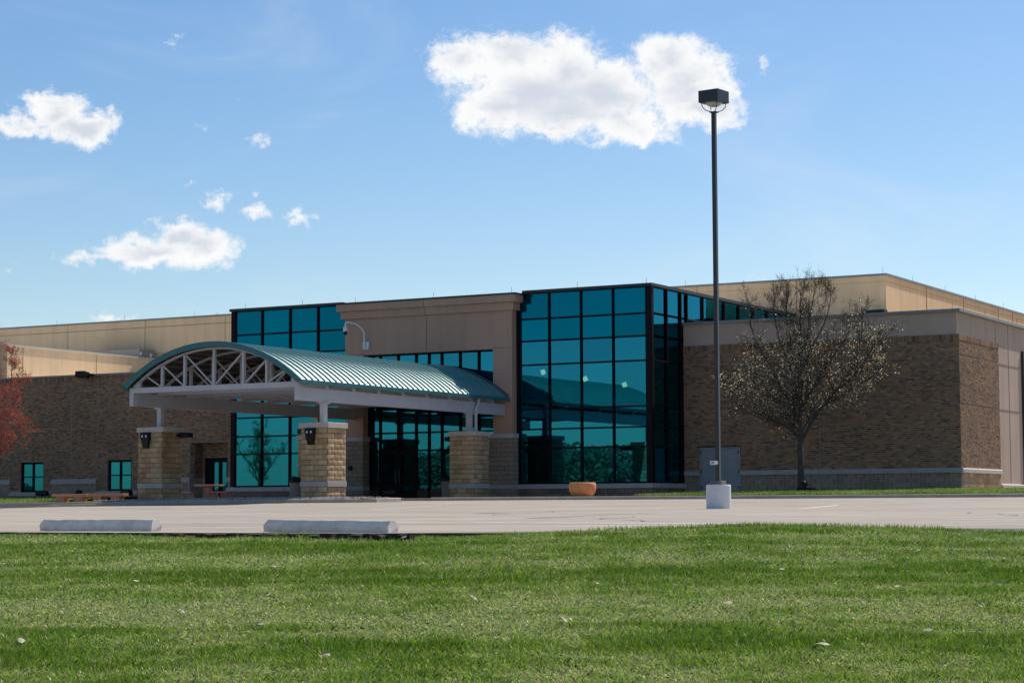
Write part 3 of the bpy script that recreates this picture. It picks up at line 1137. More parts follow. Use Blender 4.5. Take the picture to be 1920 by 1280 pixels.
for (a, b, z0, z1) in wins:
    mb = MB()
    pf = front(83.34)
    for c0, c1, e0, e1 in ((a, a + .1, z0, z1), (b - .1, b, z0, z1), (a + .1, b - .1, z1 - .09, z1), (a + .1, b - .1, z0, z0 + .07),
                           ((a + b) / 2 - .045, (a + b) / 2 + .045, z0 + .07, z1 - .09)):
        barbox(mb, pf, c0, c1, -.03, .08, e0, e1)
    zm = z0 + (z1 - z0) * .505
    barbox(mb, pf, a + .1, (a + b) / 2 - .045, -.024, .07, zm - .03, zm + .03)
    barbox(mb, pf, (a + b) / 2 + .045, b - .1, -.024, .07, zm - .03, zm + .03)
    w = mb.build('window', M['frame'], t)
    panes(w, [a + .1, (a + b) / 2, b - .1], [z0 + .07, zm, z1 - .09], front(83.34), lambda i, j: M['glass'], gap=.03, depth=.03)
    MB().box(a - .1, b + .1, 83.9, 84.0, z0 - .2, z1 + .2).build('blind', simple('window_blind', (.55, .6, .6), .8), w)
for X in (-68.6, -76.6):
    rod(t, X, 83.4, 7.09, .28)

# ------------------------------------------------------------------ right brick wing
t = thing('brick_wing', 'brown brick wing with taupe parapet right of the glass hall', 'building', (-31, 84, .5))
RX0, RX1 = -37.87, -25.25
m = MB()
m.box(RX0 + .01, RX1 - .1, 83.27, 140, .3, 8.05)
m.build('wall', M['eifs_taupe'], t)
MB().box(RX0 + .3, RX1 - .45, 83.55, 96.95, 8.051, 8.06).build('roof', M['membrane'], t)
m = MB()
m.box(RX0 + .01, RX1 - .015, 83.235, 83.269, .3, 7.1)
m.box(RX1 - .099, RX1 - .015, 83.27, 89.1, .3, 7.1)
m.build('brick_backing', M['mortar'], t)
m = MB()
m.box(RX0 + .01, RX1 + .09, 83.14, 83.5, 8.05, 8.17)
m.box(RX1 - .4, RX1 + .09, 83.5, 140, 8.051, 8.171)
m.build('coping', M['coping_grey'], t)
BZ0, BZ1 = 1.54, 6.86
m = MB()
brick_wall(m, RX0 + .01, RX1, BZ0, BZ1, front(83.22), [(-37.1, -35.15, 0, 2.58)], recess=(6.22, 4.2))
soldiers(m, RX0 + .01, RX1, BZ1, 7.09, front(83.22), proud=.012)
brick_wall(m, 83.245, 89.1, BZ0, BZ1, right_side(RX1), recess=(6.22, 4.2))
soldiers(m, 83.235, 89.1, BZ1, 7.09, right_side(RX1), proud=.012)
kind(m.build('brick', M['brick'], t), 'stuff')
MB().box(RX0 + .01, RX1 + .02, 83.19, 83.268, 7.092, 7.115).build('flashing', M['coping_grey'], t)
# stone band: several stones
xs_b = [-35.15, -33.4, -31.5, -29.2, -27.4, RX1 + .09]
MB().cbox(RX0 + .02, -37.12, 83.11, 83.26, 1.33, 1.535).build('stone_band', BAND, t)
for a, b in zip(xs_b[:-1], xs_b[1:]):
    MB().cbox(a, b - .006, 83.11, 83.26, 1.33, 1.535).build('stone_band', BAND, t)
ys_b = [83.265, 85.1, 87.0, 89.12]
for a, b in zip(ys_b[:-1], ys_b[1:]):
    MB().prism([(RX1 - .02, 1.33), (RX1 + .09, 1.33), (RX1 + .09, 1.48), (RX1 - .02, 1.54)], 'y', a, b - .006).build('stone_band', M['limestone'], t)
lay_blocks(t, PLAIN, RX0 + .02, -37.12, .314, 5, lambda u_, z: ((u_, 83.2, z), 0))
lay_blocks(t, PLAIN, -35.13, RX1, .314, 5, lambda u_, z: ((u_, 83.2, z), 0))
lay_blocks(t, SPLIT_T, 83.23, 89.1, .314, 5, lambda u_, z: ((RX1, u_, z), R(90)))
MB().prism([(RX1 - .12, .68), (RX1 + .06, .68), (RX1 + .06, .86), (RX1 - .12, .92)], 'y', 89.13, 140).build('stone_band', M['limestone'], t)
for Z in (6.22, 4.2):
    MB().box(RX1 - .102, RX1 - .082, 89.1, 140, Z - .012, Z + .012).build('control_joint', M['reveal'], t)
for Y in (88.99, 91.0):
    MB().box(RX1 - .102, RX1 - .086, Y - .01, Y + .01, 7.1 if Y < 89 else .95, 8.05).build('control_joint', M['reveal'], t)
MB().box(RX1 - .1, RX1 + .02, 93.1, 95.6, .9, 7.0).build('louvre', simple('dark_louvre', (.05, .035, .03), .6), t)
MB().box(-31.46, -31.44, 83.19, 83.215, .62, 5.9).build('conduit', simple('pale_conduit', (.3, .29, .28), .6), t)
# grey double service door
dd = MB()
for a, b in ((-37.02, -36.145), (-36.13, -35.24)):
    dd.box(a, b, 83.21, 83.26, .45, 2.5)
door = dd.build('door', M['grey_door'], t)
fr = MB()
fr.box(-37.1, -37.03, 83.19, 83.27, .45, 2.58)
fr.box(-35.23, -35.15, 83.19, 83.27, .45, 2.58)
fr.box(-37.03, -35.23, 83.19, 83.27, 2.505, 2.58)
fr.build('door_frame', M['grey_door'], door)
MB().box(-37.2, -35.1, 83.12, 83.2, 2.585, 2.615).build('drip_cap', M['black'], door)
for X in (-37.03, -35.23):
    for Z in (.75, 1.45, 2.3):
        MB().box(X - .02, X + .02, 83.17, 83.2, Z, Z + .12).build('hinge', M['black'], door)
rod(t, -25.5, 83.3, 8.17, .27)
for Y in (87.7, 92.7):
    rod(t, -25.4, Y, 8.17, .3)

# ------------------------------------------------------------------ glass entrance hall
t = thing('glass_hall', 'entrance hall walled in teal glass with rose stucco portal', 'building', (-49, 86, .35))
YA, HX0, HX1 = 79.93, -60.48, -37.87
ROWS = [1.03, 2.58, 3.43, 4.33, 6.31, 7.38, 8.37, 9.53]
lcols = [-60.36, -58.66, -57.01, -55.39, -53.7]
rcols = [-44.48, -42.9, -41.3, -39.72, -37.99]
fA = front(YA)


def gl(i, j):
    return M['spandrel'] if j >= 5 else M['glass']


panes(t, [-60.3] + lcols[1:], ROWS, fA, gl)
mullions(t, lcols, ROWS, fA, wide={0: (.12, .12), 4: (.04, .1)})
panes(t, rcols[:-1] + [-38.1], ROWS, fA, gl)
mullions(t, rcols, ROWS, fA, wide={0: (.06, .06), 4: (.14, .1)})
scols = [80.08, 81.56, 83.05, 83.72, 85.49, 87.21, 87.97, 89.73, 91.5, 93.3, 95.1, 96.9]
sA = right_side(HX1)
panes(t, scols[:3], ROWS[:6], sA, lambda i, j: M['glass'])
panes(t, scols[:4], ROWS[5:7], sA, lambda i, j: M['glass'])
panes(t, scols, ROWS[6:], sA, lambda i, j: M['glass'])
mullions(t, scols[:3], ROWS[:6], sA, wide={0: (.15, .06), 2: (.05, .12)})
mullions(t, scols[:4], ROWS[5:7], sA, wide={0: (.15, .06)})
mullions(t, scols, ROWS[6:], sA, wide={0: (.15, .06)})
# corner trim, coping and dark head
m = MB()
m.box(HX1 - .01, HX1 + .03, YA - .045, YA + .05, 1.03, 9.53)
m.build('corner_trim', M['frame'], t)
m = MB()
m.box(HX0 - .06, -53.9, YA - .12, YA + .2, 9.53, 9.66)
m.build('coping', M['coping_dark'], t)
m = MB()
m.box(-44.2, HX1 + .1, YA - .12, YA + .2, 9.53, 9.66)
m.box(HX1 - .2, HX1 + .1, YA + .2, 97, 9.531, 9.661)
m.build('coping', M['coping_dark'], t)
MB().box(HX0, HX1 - .06, 80.3, 96.9, 9.40, 9.52).build('roof', M['membrane'], t)
MB().box(HX0, HX0 + .1, 80.05, 97, .3, 9.5).build('side_wall', M['eifs_tan'], t)
# stone sill and block base
for a, b in ((-60.68, -57.2), (-57.19, -53.7)):
    MB().cbox(a, b, 79.78, 80.2, .78, .985, .015).build('sill', BAND, t)
for a, b in ((-44.5, -41.6), (-41.59, HX1 + .06)):
    MB().cbox(a, b, 79.78, 80.2, .78, .985, .015).build('sill', BAND, t)
MB().cbox(HX1 - .1, HX1 + .12, 80.21, 83.2, .78, .985, .015).build('sill', BAND, t)
DK = block_meshes(.4064, .2032, 3, block_mat('base_block', (.2, .15, .12), (.27, .205, .16), .9, 40), .004, nx=2, nz_=1)
lay_blocks(t, DK, -60.55, -53.7, .171, 3, lambda u_, z: ((u_, 79.9, z), 0))
lay_blocks(t, DK, -44.5, HX1, .171, 3, lambda u_, z: ((u_, 79.9, z), 0))
lay_blocks(t, DK, 79.96, 83.2, .171, 3, lambda u_, z: ((HX1, u_, z), R(90)))
MB().box(HX0, HX1 - .01, 79.97, 80.2, .1, .78).build('base_wall', M['grout'], t)
# rose stucco portal
PX0, PX1, OX0, OX1, PY = -53.53, -44.56, -52.52, -45.54, 79.51
m = MB()
m.box(PX0, OX0, PY, 80.3, .3, 9.46)
m.box(OX1, PX1, PY, 80.3, .3, 9.46)
m.box(OX0, OX1, PY, 80.3, 7.07, 9.46)
m.build('portal_wall', M['eifs_rose'], t)
m = MB()
m.box(-53.85, -44.24, PY - .30, 80.1, 9.14, 9.46)
m.build('cornice', M['eifs_rose'], t)
m = MB()
m.box(-53.69, -44.40, PY - .15, 80.1, 8.78, 9.138)
m.build('cornice', M['eifs_rose'], t)
MB().box(-53.9, -44.19, PY - .35, 80.3, 9.462, 9.54).build('coping', M['coping_dark'], t)
JR = simple('portal_joint', (.16, .10, .08), .95)
MB().box(-49.052, -49.03, PY - .006, PY + .01, 7.07, 8.78).build('control_joint', JR, t)
MB().box(-49.052, -49.03, PY - .156, PY - .14, 8.78, 9.138).build('control_joint', JR, t)
MB().box(-49.052, -49.03, PY - .306, PY - .29, 9.14, 9.46).build('control_joint', JR, t)
for a, b in ((PX0, OX0), (OX1, PX1)):
    MB().box(a, b, PY - .006, PY + .01, 7.10, 7.12).build('control_joint', JR, t)
# stone pilasters at both sides of the portal
for (a, b) in ((-53.62, -52.44), (-45.70, -44.47)):
    MB().box(a + .03, b - .03, PY - .1, PY + .4, .2, 3.04).build('pilaster_core', M['grout'], t)
    MB().cbox(a - .03, b + .03, PY - .2, PY + .45, 3.05, 3.26, .02).build('pilaster_cap', M['limestone'], t)
    MB().cbox(a - .012, b + .012, PY - .165, PY + .42, .785, .985, .01).build('stone_band', BAND, t)
    for z0, n, ph in ((.385, 2, 0), (.99, 10, 1)):
        lay_blocks(t, PLAIN, a, b, z0, n, lambda u_, z: ((u_, PY - .14, z), 0), H=.2055 if n == 10 else .2, phase=ph)
        lay_blocks(t, PLAIN, PY - .1, PY + .4, z0, n, lambda u_, z, b=b: ((b, u_, z), R(90)), H=.2055 if n == 10 else .2, phase=ph)
        if a > -50:
            lay_blocks(t, PLAIN, 0, .5, z0, n, lambda u_, z, a=a: ((a, PY + .4 - u_, z), R(-90)), H=.2055 if n == 10 else .2, phase=ph)
# portal glazing
fG = front(79.96)
gcols = [-52.5, -51.88, -50.89, -49.91, -49.21, -48.52, -47.54, -46.55, -45.56]
grows = [.36, 1.05, 2.60, 3.42, 4.2, 5.3, 7.05]
DOORS = {1, 2, 5, 6}
skip = {(i, j) for i in DOORS for j in (0, 1)}
panes(t, gcols, grows, fG, lambda i, j: M['glass'], skip=skip)
mullions(t, gcols, grows[1:], fG, w=.075)
m = MB()
for i in range(len(gcols)):
    m2 = MB()
    barbox(m2, fG, gcols[i] - .0375, gcols[i] + .0375, -.04, .12, .34, 1.01)
    m2.build('mullion', M['frame'], t)
for i in sorted(DOORS):
    a, b = gcols[i] + .04, gcols[i + 1] - .04
    mb = MB()
    for p, q, e0, e1 in ((a, a + .11, .37, 2.55), (b - .11, b, .37, 2.55), (a + .11, b - .11, .37, .62), (a + .11, b - .11, 2.42, 2.55), (a + .11, b - .11, 1.3, 1.4)):
        barbox(mb, fG, p, q, -.02, .05, e0, e1)
    dr = mb.build('door', M['frame'], t)
    panes(dr, [a + .11, b - .11], [.62, 1.3], fG, lambda i, j: M['glass'], gap=0, depth=.01)
    panes(dr, [a + .11, b - .11], [1.4, 2.42], fG, lambda i, j: M['glass'], gap=0, depth=.01)
    hb = MB()
    hx = b - .06 if i % 4 == 1 else a + .06
    hb.tube([(hx, 79.9, 1.1), (hx, 79.9, 1.7)], .014, 6)
    hb.build('door_handle', M['rod'], dr)
# inside of the hall, seen through the glass
MB().box(HX0 + .1, HX1 - .1, 80.2, 96.9, .25, .34).build('floor', M['dark_inside'], t)
MB().box(HX0 + .1, HX1 - .3, 94, 94.2, .34, 9.4).build('back_wall', M['inside_wall'], t)
MB().box(HX0 + .1, HX1 - .3, 80.5, 94, 7.2, 7.3).build('ceiling', M['inside_wall'], t)
for x in (-46.6, -51.0):
    MB().box(x, x + .25, 84.5, 94, .34, 7.2).build('partition', M['inside_wall'], t)
MB().box(-38.70, -38.40, 80.35, 80.75, .34, 7.2).build('column', M['inside_pale'], t)
for a, b in (((-44.9, 82, 7.0), (-41.8, 84, 6.45)), ((-41.66, 83, 6.8), (-40.9, 83, 7.15))):
    MB().bar(a, b, .2, .3).build('roof_beam', M['inside_pale'], t)
MB().box(-58, -57.3, 81, 81.8, .34, 7.2).build('column', M['inside_pale'], t)
MB().box(-55.6, -54.9, 81.5, 82.2, .34, 7.2).build('column', M['inside_pale'], t)
for x, y, z in ((-45.42, 84, 6.27), (-43.2, 84, 5.88), (-41.18, 84, 5.54)):
    MB().bar((x - .03, y, z + .10), (x + .04, y + .02, z - .10), .17, .14, (0, 1, 0)).build('ceiling_light', M['lamp'], t)
for X, Y in ((-59.7, 80.0), (-56.33, 80.0), (-41.5, 80.0), (-38.1, 80.0)):
    rod(t, X, Y, 9.66, .24)
for X in (-52.9, -48.6, -44.5):
    rod(t, X, 79.4, 9.54, .25)
MB().lathe([(.07, 9.5), (.07, 9.85), (.1, 9.86), (.1, 9.98), (.03, 10.02)], -41.8, 83.5, 10).build('vent_pipe', M['rod'], t)
c = thing('chair', 'small black chair inside behind the right glass bay', 'chair', (-44, 81.5, .34))
ch = (-43.3, 81.2)
MB().box(ch[0] - .22, ch[0] + .22, ch[1] - .22, ch[1] + .22, .78, .82).build('seat', M['black'], c)
MB().box(ch[0] - .22, ch[0] + .22, ch[1] + .2, ch[1] + .23, .95, 1.3).build('backrest', M['black'], c)
for sx in (-.2, .2):
    for sy in (-.2, .2):
        MB().box(ch[0] + sx - .02, ch[0] + sx + .02, ch[1] + sy - .02, ch[1] + sy + .02, .34, .78).build('leg', M['black'], c)

# ------------------------------------------------------------------ stone pillars under the canopy
COL = [(-53.03, 65.38), (-45.02, 65.38), (-53.03, 76.5), (-45.02, 76.5)]
PL = ['front left stone pillar of the canopy standing on the gravel island', 'front stone pillar of the canopy with one side in bright sun',
      'rear left stone pillar of the canopy half hidden behind the front pillar', 'rear stone pillar of the canopy beside the entrance doors and bin']
for (cx, cy), lab in zip(COL, PL):
    p = thing('stone_pillar', lab, 'pillar', (cx, cy, .3), 'stone pillars under the canopy')
    h = .625
    MB().box(cx - h + .035, cx + h - .035, cy - h + .035, cy + h - .035, .05, 3.05).build('core', M['grout'], p)
    for z0, n, ph, H in ((.79 - 3 * .2032, 3, 0, .2032), (1.005, 10, 1, .2045)):
        lay_blocks(p, SPLIT, cx - h, cx + h, z0, n, lambda u_, z: ((u_, cy - h, z), 0), H=H, phase=ph)
        lay_blocks(p, SPLIT, cy - h + .05, cy + h - .05, z0, n, lambda u_, z: ((cx + h, u_, z), R(90)), H=H, phase=ph + 1)
        lay_blocks(p, SPLIT, -h, h, z0, n, lambda u_, z: ((cx - u_, cy + h, z), R(180)), H=H, phase=ph)
        lay_blocks(p, SPLIT, -h + .05, h - .05, z0, n, lambda u_, z: ((cx - h, cy - u_, z), R(-90)), H=H, phase=ph + 1)
    MB().cbox(cx - h - .03, cx + h + .03, cy - h - .03, cy + h + .03, .795, 1.0, .012).build('stone_band', BAND, p)
    MB().cbox(cx - h - .06, cx + h + .06, cy - h - .06, cy + h + .06, 3.052, 3.255, .015).build('cap', M['limestone'], p)

# ------------------------------------------------------------------ canopy
t = thing('entrance_canopy', 'arched entrance canopy with teal ribbed metal roof on white trusses', 'canopy', (-49, 71, .3))
CX, RAD, ZC = -48.97, 6.60, 6.41 - 6.60
HALF = math.asin(4.27 / RAD)
YF, YBk = 63.36, 79.49


def arc(a, r):
    return CX + r * math.sin(a), ZC + r * math.cos(a)


NS = 22
npan = 40
pw = (YBk - YF) / npan
m = MB()
prof = [(0, .012), (.0, -.012), (pw - .012, -.012), (pw - .012, 0), (.018, 0), (.018, .042), (-.012, .042), (-.012, .012)]
prof = [(.0, .055), (.0, -.014), (pw, -.014), (pw, 0), (.04, 0), (.04, .055)]
for i in range(NS + 1):
    a = -HALF + 2 * HALF * i / NS
    for (y, dr) in prof:
        x, z = arc(a, RAD + dr)
        m.v.append((x - WL[t.name][0], y, z - WL[t.name][2]))
k = len(prof)
for i in range(NS):
    for j in range(k):
        j2 = (j + 1) % k
        m.f.append((i * k + j, i * k + j2, (i + 1) * k + j2, (i + 1) * k + j))
m.f.append(tuple(range(k)))
m.f.append(tuple(reversed(range(NS * k, NS * k + k))))
panel = m.mesh('roof_panel', M['teal_roof'])
for i in range(npan):
    o = bpy.data.objects.new('roof_panel', panel)
    o.parent = t
    o.location = (0, YF + i * pw - WL[t.name][1], 0)
    C.objects.link(o)


def arch_band(y0, y1, r0, r1, half=HALF, n=NS):
    m = MB()
    for i in range(n + 1):
        a = -half + 2 * half * i / n
        for y, r in ((y0, r0), (y1, r0), (y1, r1), (y0, r1)):
            x, z = arc(a, r)
            m.v.append((x, y, z))
    for i in range(n):
        for j in range(4):
            j2 = (j + 1) % 4
            m.f.append((i * 4 + j, i * 4 + j2, (i + 1) * 4 + j2, (i + 1) * 4 + j))
    m.f += [(3, 2, 1, 0), tuple(range(n * 4, n * 4 + 4))]
    return m


arch_band(YF - .05, YF - .002, RAD - .17, RAD + .05).build('gable_fascia', M['teal_trim'], t)
arch_band(YF + .0, YBk, RAD - .07, RAD - .016).build('roof_deck', M['deck'], t)
for s in (-1, 1):
    x, z = arc(s * HALF, RAD)
    MB().box(min(x, x + s * .05), max(x, x + s * .05), YF - .05, YBk, z - .16, z + .0).build('eave_fascia', M['teal_trim'], t)
# flashing where the roof meets the portal
arch_band(YBk - .06, YBk + .01, RAD + .04, RAD + .09, HALF * .98).build('wall_flashing', M['rod'], t)
# purlins under the deck
for i in range(19):
    a = -HALF * .95 + 2 * HALF * .95 * i / 18
    x, z = arc(a, RAD - .12)
    MB().bar((x, YF + .25, z), (x, YBk - .1, z), .06, .09, (math.sin(a), 0, math.cos(a))).build('purlin', M['white_steel'] if False else simple('purlin_steel', (.15, .13, .115), .6) if i == 0 else bpy.data.materials['purlin_steel'], t)
# side beams
for x0 in (-53.15, -45.12):
    MB().box(x0, x0 + .2, 63.57, 79.5, 4.065, 4.565).build('side_beam', M['white_steel'], t)
# trusses
TY = [63.57, 65.37, 67.25, 69.08, 70.9, 72.77, 74.62, 76.45, 78.3]
TX = [-51.55, -50.43, -48.99, -47.56, -46.46]
half_t = math.asin(4.0 / RAD)
for k, y in enumerate(TY):
    m = arch_band(y, y + .16, RAD - .235, RAD - .17, HALF * .955)
    m.build('top_chord', M['white_steel'], t)
    m = MB()
    m.box(-53.15, -44.92, y, y + .2, 4.568, 4.78)
    m.build('bottom_chord', M['white_steel'], t)
    pm = MB()
    for x in TX:
        zt = ZC + math.sqrt((RAD - .25) ** 2 - (x - CX) ** 2)
        pm = MB()
        pm.box(x - .045, x + .045, y + .02, y + .15, 4.78, zt)
        pm.build('post', M['white_steel'], t)
    for s in (-1, 1):
        x = CX + s * 3.86
        zt = ZC + math.sqrt((RAD - .25) ** 2 - (x - CX) ** 2)
        v = [(CX + s * 4.02, 4.78), (CX + s * 3.68, 4.78), (CX + s * 3.68, ZC + math.sqrt((RAD - .22) ** 2 - 3.68 ** 2) - .01), (CX + s * 4.02, 4.85)]
        if s < 0:
            v = v[::-1]
        MB().prism(v, 'y', y + .03, y + .17).build('gusset', M['white_steel'], t)

    def ztop(x):
        return ZC + math.sqrt((RAD - .27) ** 2 - (x - CX) ** 2)
    for a, b in ((-52.3, -51.62), (-51.5, -50.5), (-50.37, -49.06), (-47.62, -48.92), (-46.52, -47.49), (-45.66, -46.4)):
        MB().bar((a, y + .08, ztop(a)), (b, y + .08, 4.8), .05, .06, (0, 1, 0)).build('brace', M['white_steel'], t)
    for s in (-1, 1):                                        # stub posts carrying the eave
        xx = CX + s * 3.93
        MB().box(xx - .1, xx + .1, y + .05, y + .15, 4.781, 4.80).build('eave_stub', M['white_steel'], t)
# columns on the pillars and the downpipe
for (cx, cy) in COL:
    m = MB()
    m.box(cx - .1, cx + .1, cy - .12, cy + .12, 3.255, 4.0)
    m.box(cx - .17, cx + .17, cy - .2, cy + .2, 4.0, 4.064)
    m.box(cx - .18, cx + .18, cy - .2, cy + .2, 3.256, 3.285)
    m.build('column', M['white_steel'], t)
m = MB()
m.tube([(-44.80, 77.0, 4.82), (-44.80, 76.9, 4.5), (-44.83, 76.75, 4.25), (-44.83, 76.75, 3.28)], .07, 8)
m.build('downpipe', M['white_steel'], t)

# ------------------------------------------------------------------ fixtures on the pillars and walls
def tapered_light(x, y, z, label):
    p = thing('wall_light', label, 'light', (x, y, z - .45), 'black tapered lights on the pillars')
    v = []
    for zz, w, d in ((z, .21, .15), (z - .12, .21, .18), (z - .55, .14, .10), (z - .64, .13, .06)):
        v += [(x - w, y, zz), (x + w, y, zz), (x + w, y - d, zz), (x - w, y - d, zz)]
    f = [(0, 1, 2, 3), (15, 14, 13, 12)]
    for i in range(3):
        for j in range(4):
            j2 = (j + 1) % 4
            f.append((i * 4 + j2, i * 4 + j, i * 4 + 4 + j, i * 4 + 4 + j2))
    MB().add(v, f).build('housing', M['black'], p)
    for sx in (-.09, .10):
        MB().box(x + sx - .03, x + sx + .03, y - .185, y - .16, z - .19, z - .11).build('led', M['white_plastic'], p)


tapered_light(-53.20, 64.72, 3.04, 'black tapered light with two white squares on the left front pillar')
tapered_light(-45.13, 64.72, 3.04, 'black tapered light with two white squares on the sunlit front pillar')


def flood(x, y, z, s, label, name='floodlight'):
    """black floodlight head on an arm; s = direction (dx, dy) it points to"""
    p = thing(name, label, 'floodlight', (x, y, z))
    dx, dy = s
    MB().tube([(x, y, z), (x + dx * .2, y + dy * .2, z + .02)], .04, 6).build('arm', M['black'], p)
    cx, cy = x + dx * .42, y + dy * .42
    v = []
    sx, sy = -dy, dx
    for (k, w, zl, zh) in ((-.26, .11, -.06, .08), (-.05, .19, -.11, .12), (.27, .19, -.08, .10)):
        for (q, zz) in ((-w, zl), (w, zl), (w, zh), (-w, zh)):
            v.append((cx + dx * k + sx * q, cy + dy * k + sy * q, z + zz))
    f = [(0, 1, 2, 3), (11, 10, 9, 8)]
    for i in range(2):
        for j in range(4):
            j2 = (j + 1) % 4
            f.append((i * 4 + j2, i * 4 + j, i * 4 + 4 + j, i * 4 + 4 + j2))
    MB().add(v, f).build('head', M['black'], p)
    return p


flood(-52.38, 65.6, 2.93, (1, 0), 'black floodlight sticking out of the left front pillar side')
flood(-45.66, 65.7, 2.95, (-1, 0), 'black floodlight behind the sunlit front pillar, half hidden')
flood(-45.66, 76.8, 2.95, (-1, 0), 'black floodlight on the rear pillar near the entrance doors')
f = thing('wall_floodlight', 'black floodlight on the parapet of the left brick wing', 'floodlight', (-72.4, 83.1, 7.0))
MB().prism([(82.55, 6.93), (83.0, 6.88), (83.05, 7.16), (82.6, 7.23)], 'x', -72.75, -72.15).build('head', M['black'], f)
MB().box(-72.13, -71.95, 82.95, 83.15, 6.98, 7.1).build('arm', M['black'], f)
MB().box(-53.2, -53.03, 79.28, 79.36, 1.72, 1.92).build('cover', M['black'])
o = bpy.data.objects['cover']
o.name = 'wall_box'
tag(o, 'small black call box on the stone pilaster left of the doors', 'call box')
# security camera
c = thing('security_camera', 'white dome camera on a curved arm on the rose wall', 'camera', (-52.35, 79.45, 7.1))
MB().box(-52.48, -52.16, 79.40, 79.508, 7.32, 7.68).build('mounting_box', M['white_plastic'], c)
MB().tube([(-52.34, 79.36, 7.35), (-52.34, 79.3, 8.1), (-52.42, 79.2, 8.3), (-52.62, 79.05, 8.5), (-52.9, 78.9, 8.58), (-53.08, 78.85, 8.58)], .035, 8).build('arm', M['white_plastic'], c)
MB().lathe([(.03, 8.56), (.04, 8.44), (.06, 8.40), (.10, 8.36), (.115, 8.28), (.115, 8.16), (.10, 8.15)][::-1], -53.08, 78.85, 14).build('camera_head', M['white_plastic'], c)
MB().lathe([(.02, 8.0), (.06, 8.015), (.09, 8.06), (.10, 8.149)], -53.08, 78.85, 14).build('dome', M['black'], c)

# ------------------------------------------------------------------ street lamp
LX, LY, LZ = -20.02, 46.0, -.075
s = thing('street_lamp', 'tall dark square lamp post on a round white concrete base', 'street lamp', (LX, LY, LZ))
m = MB()
m.lathe([(.302, -.25), (.302, .56), (.29, .585), (.27, .587)], LX, LY, 40, LZ)
m.build('base', M['white_base'], s)
m = MB()
m.cbox(LX - .145, LX + .145, LY - .145, LY + .145, LZ + .588, LZ + .675, .01)
m.build('base_cover', simple('lamp_base_cover', (.13, .12, .115), .6), s)
m = MB()
b = .05
m.prism([(LX - b, LY - b), (LX + b, LY - b), (LX + b, LY + b), (LX - b, LY + b)], 'z', LZ + .675, 9.70)
m.build('pole', M['bronze'], s)
ca, sa = math.cos(R(-7)), math.sin(R(-7))


def rot2(x, y):
    return LX + x * ca - y * sa, LY + x * sa + y * ca


h = .275
q = [rot2(-h, -h), rot2(h, -h), rot2(h, h), rot2(-h, h)]
m = MB()
m.prism([q[0], q[1], q[2], q[3]], 'z', 9.93, 10.225)
m.build('lamp_head', M['bronze'], s)
m = MB()
m.lathe([(.20, 10.225), (.17, 10.25), (.09, 10.27), (.02, 10.275)], LX, LY, 16)
m.smooth = True
m.build('top_dome', M['lens'], s)
m = MB()
m.lathe([(.03, 9.835), (.10, 9.842), (.16, 9.875), (.235, 9.93)], LX, LY, 20)
m.smooth = True
m.build('lens', M['lens'], s)
for ax, ay in ((-.22, -.22), (.22, -.22), (.22, .22), (-.22, .22)):
    px = rot2(ax, ay)
    p1 = rot2(ax * .95, ay * .95)
    p2 = rot2(ax * .72, ay * .72)
    p3 = rot2(ax * .35, ay * .35)
    MB().tube([(*px, 9.94), (*p1, 9.84), (*p2, 9.755), (*p3, 9.715), (LX, LY, 9.71)], .011, 6).build('bracket_arm', M['bronze'], s)
MB().box(LX - .09, LX + .09, LY - .09, LY + .09, 9.69, 9.712).build('pole_cap', M['bronze'], s)
m = MB()
m.box(LX - .13, LX + .02, LY - .19, LY - .051, 1.0, 1.09)
tb = m.build('sensor_box', M['white_plastic'], s)
MB().box(LX - .095, LX - .035, LY - .195, LY - .191, 1.03, 1.06).build('sensor_window', M['black'], tb)

# ------------------------------------------------------------------ parking blocks
def bumper(cx, cy, cz, rz, ry, label, L_=1.83):
    prof = [(-.10, 0), (.10, 0), (.10, .078), (.045, .142), (-.045, .142), (-.10, .078)]
    m = MB()
    xs_ = np.linspace(-L_ / 2, L_ / 2, 15)
    k = len(prof)
    for i, x in enumerate(xs_):
        for (y, z) in prof:
            e = .018 if i in (0, 14) else 0
            jj = random.uniform(-.0025, .0025)
            m.v.append((x * (1 - (.018 if i in (0, 14) and z > .1 else 0)) + (random.uniform(-.012, .012) if i in (0, 14) else 0), y * (1 - e) + jj, z + jj))
    for i in range(14):
        for j in range(k):
            j2 = (j + 1) % k
            m.f.append((i * k + j2, i * k + j, (i + 1) * k + j, (i + 1) * k + j2))
    m.f.append(tuple(range(k)))
    m.f.append(tuple(reversed(range(14 * k, 15 * k))))
    o = m.build('parking_block', M['bumper'], None, (0, 0, 0))
    o.location = (cx, cy, cz)
    o.rotation_euler = (0, ry, rz)
    tag(o, label, 'parking block', 'concrete parking blocks at the lawn edge')
    return o


bumper(-13.53, 19.78, -.292, R(-3.5), R(.55), 'grey concrete parking block nearer the middle with grass along its foot')
bumper(-17.31, 20.15, -.285, 0, 0, 'mossy grey concrete parking block at the far left with chipped end')

# ------------------------------------------------------------------ benches, picnic table, bins, planter
def bench(cx, cy, cz, label):
    o = thing('bench', label, 'bench', (cx, cy, cz), 'rust coloured concrete benches')
    MB().cbox(cx - 1.0, cx + 1.0, cy - .2, cy + .2, cz + .33, cz + .455, .012).build('seat', M['bench'], o)
    for sx in (-.52, .52):
        MB().cbox(cx + sx - .25, cx + sx + .25, cy - .17, cy + .17, cz - .08, cz + .329, .01).build('leg', M['bench'], o)
    return o


bench(-61.95, 70.2, .20, 'rust coloured concrete bench on the left, nearer the windows')
bench(-59.88, 70.25, .205, 'rust coloured concrete bench on the right, nearer the stone pillar')

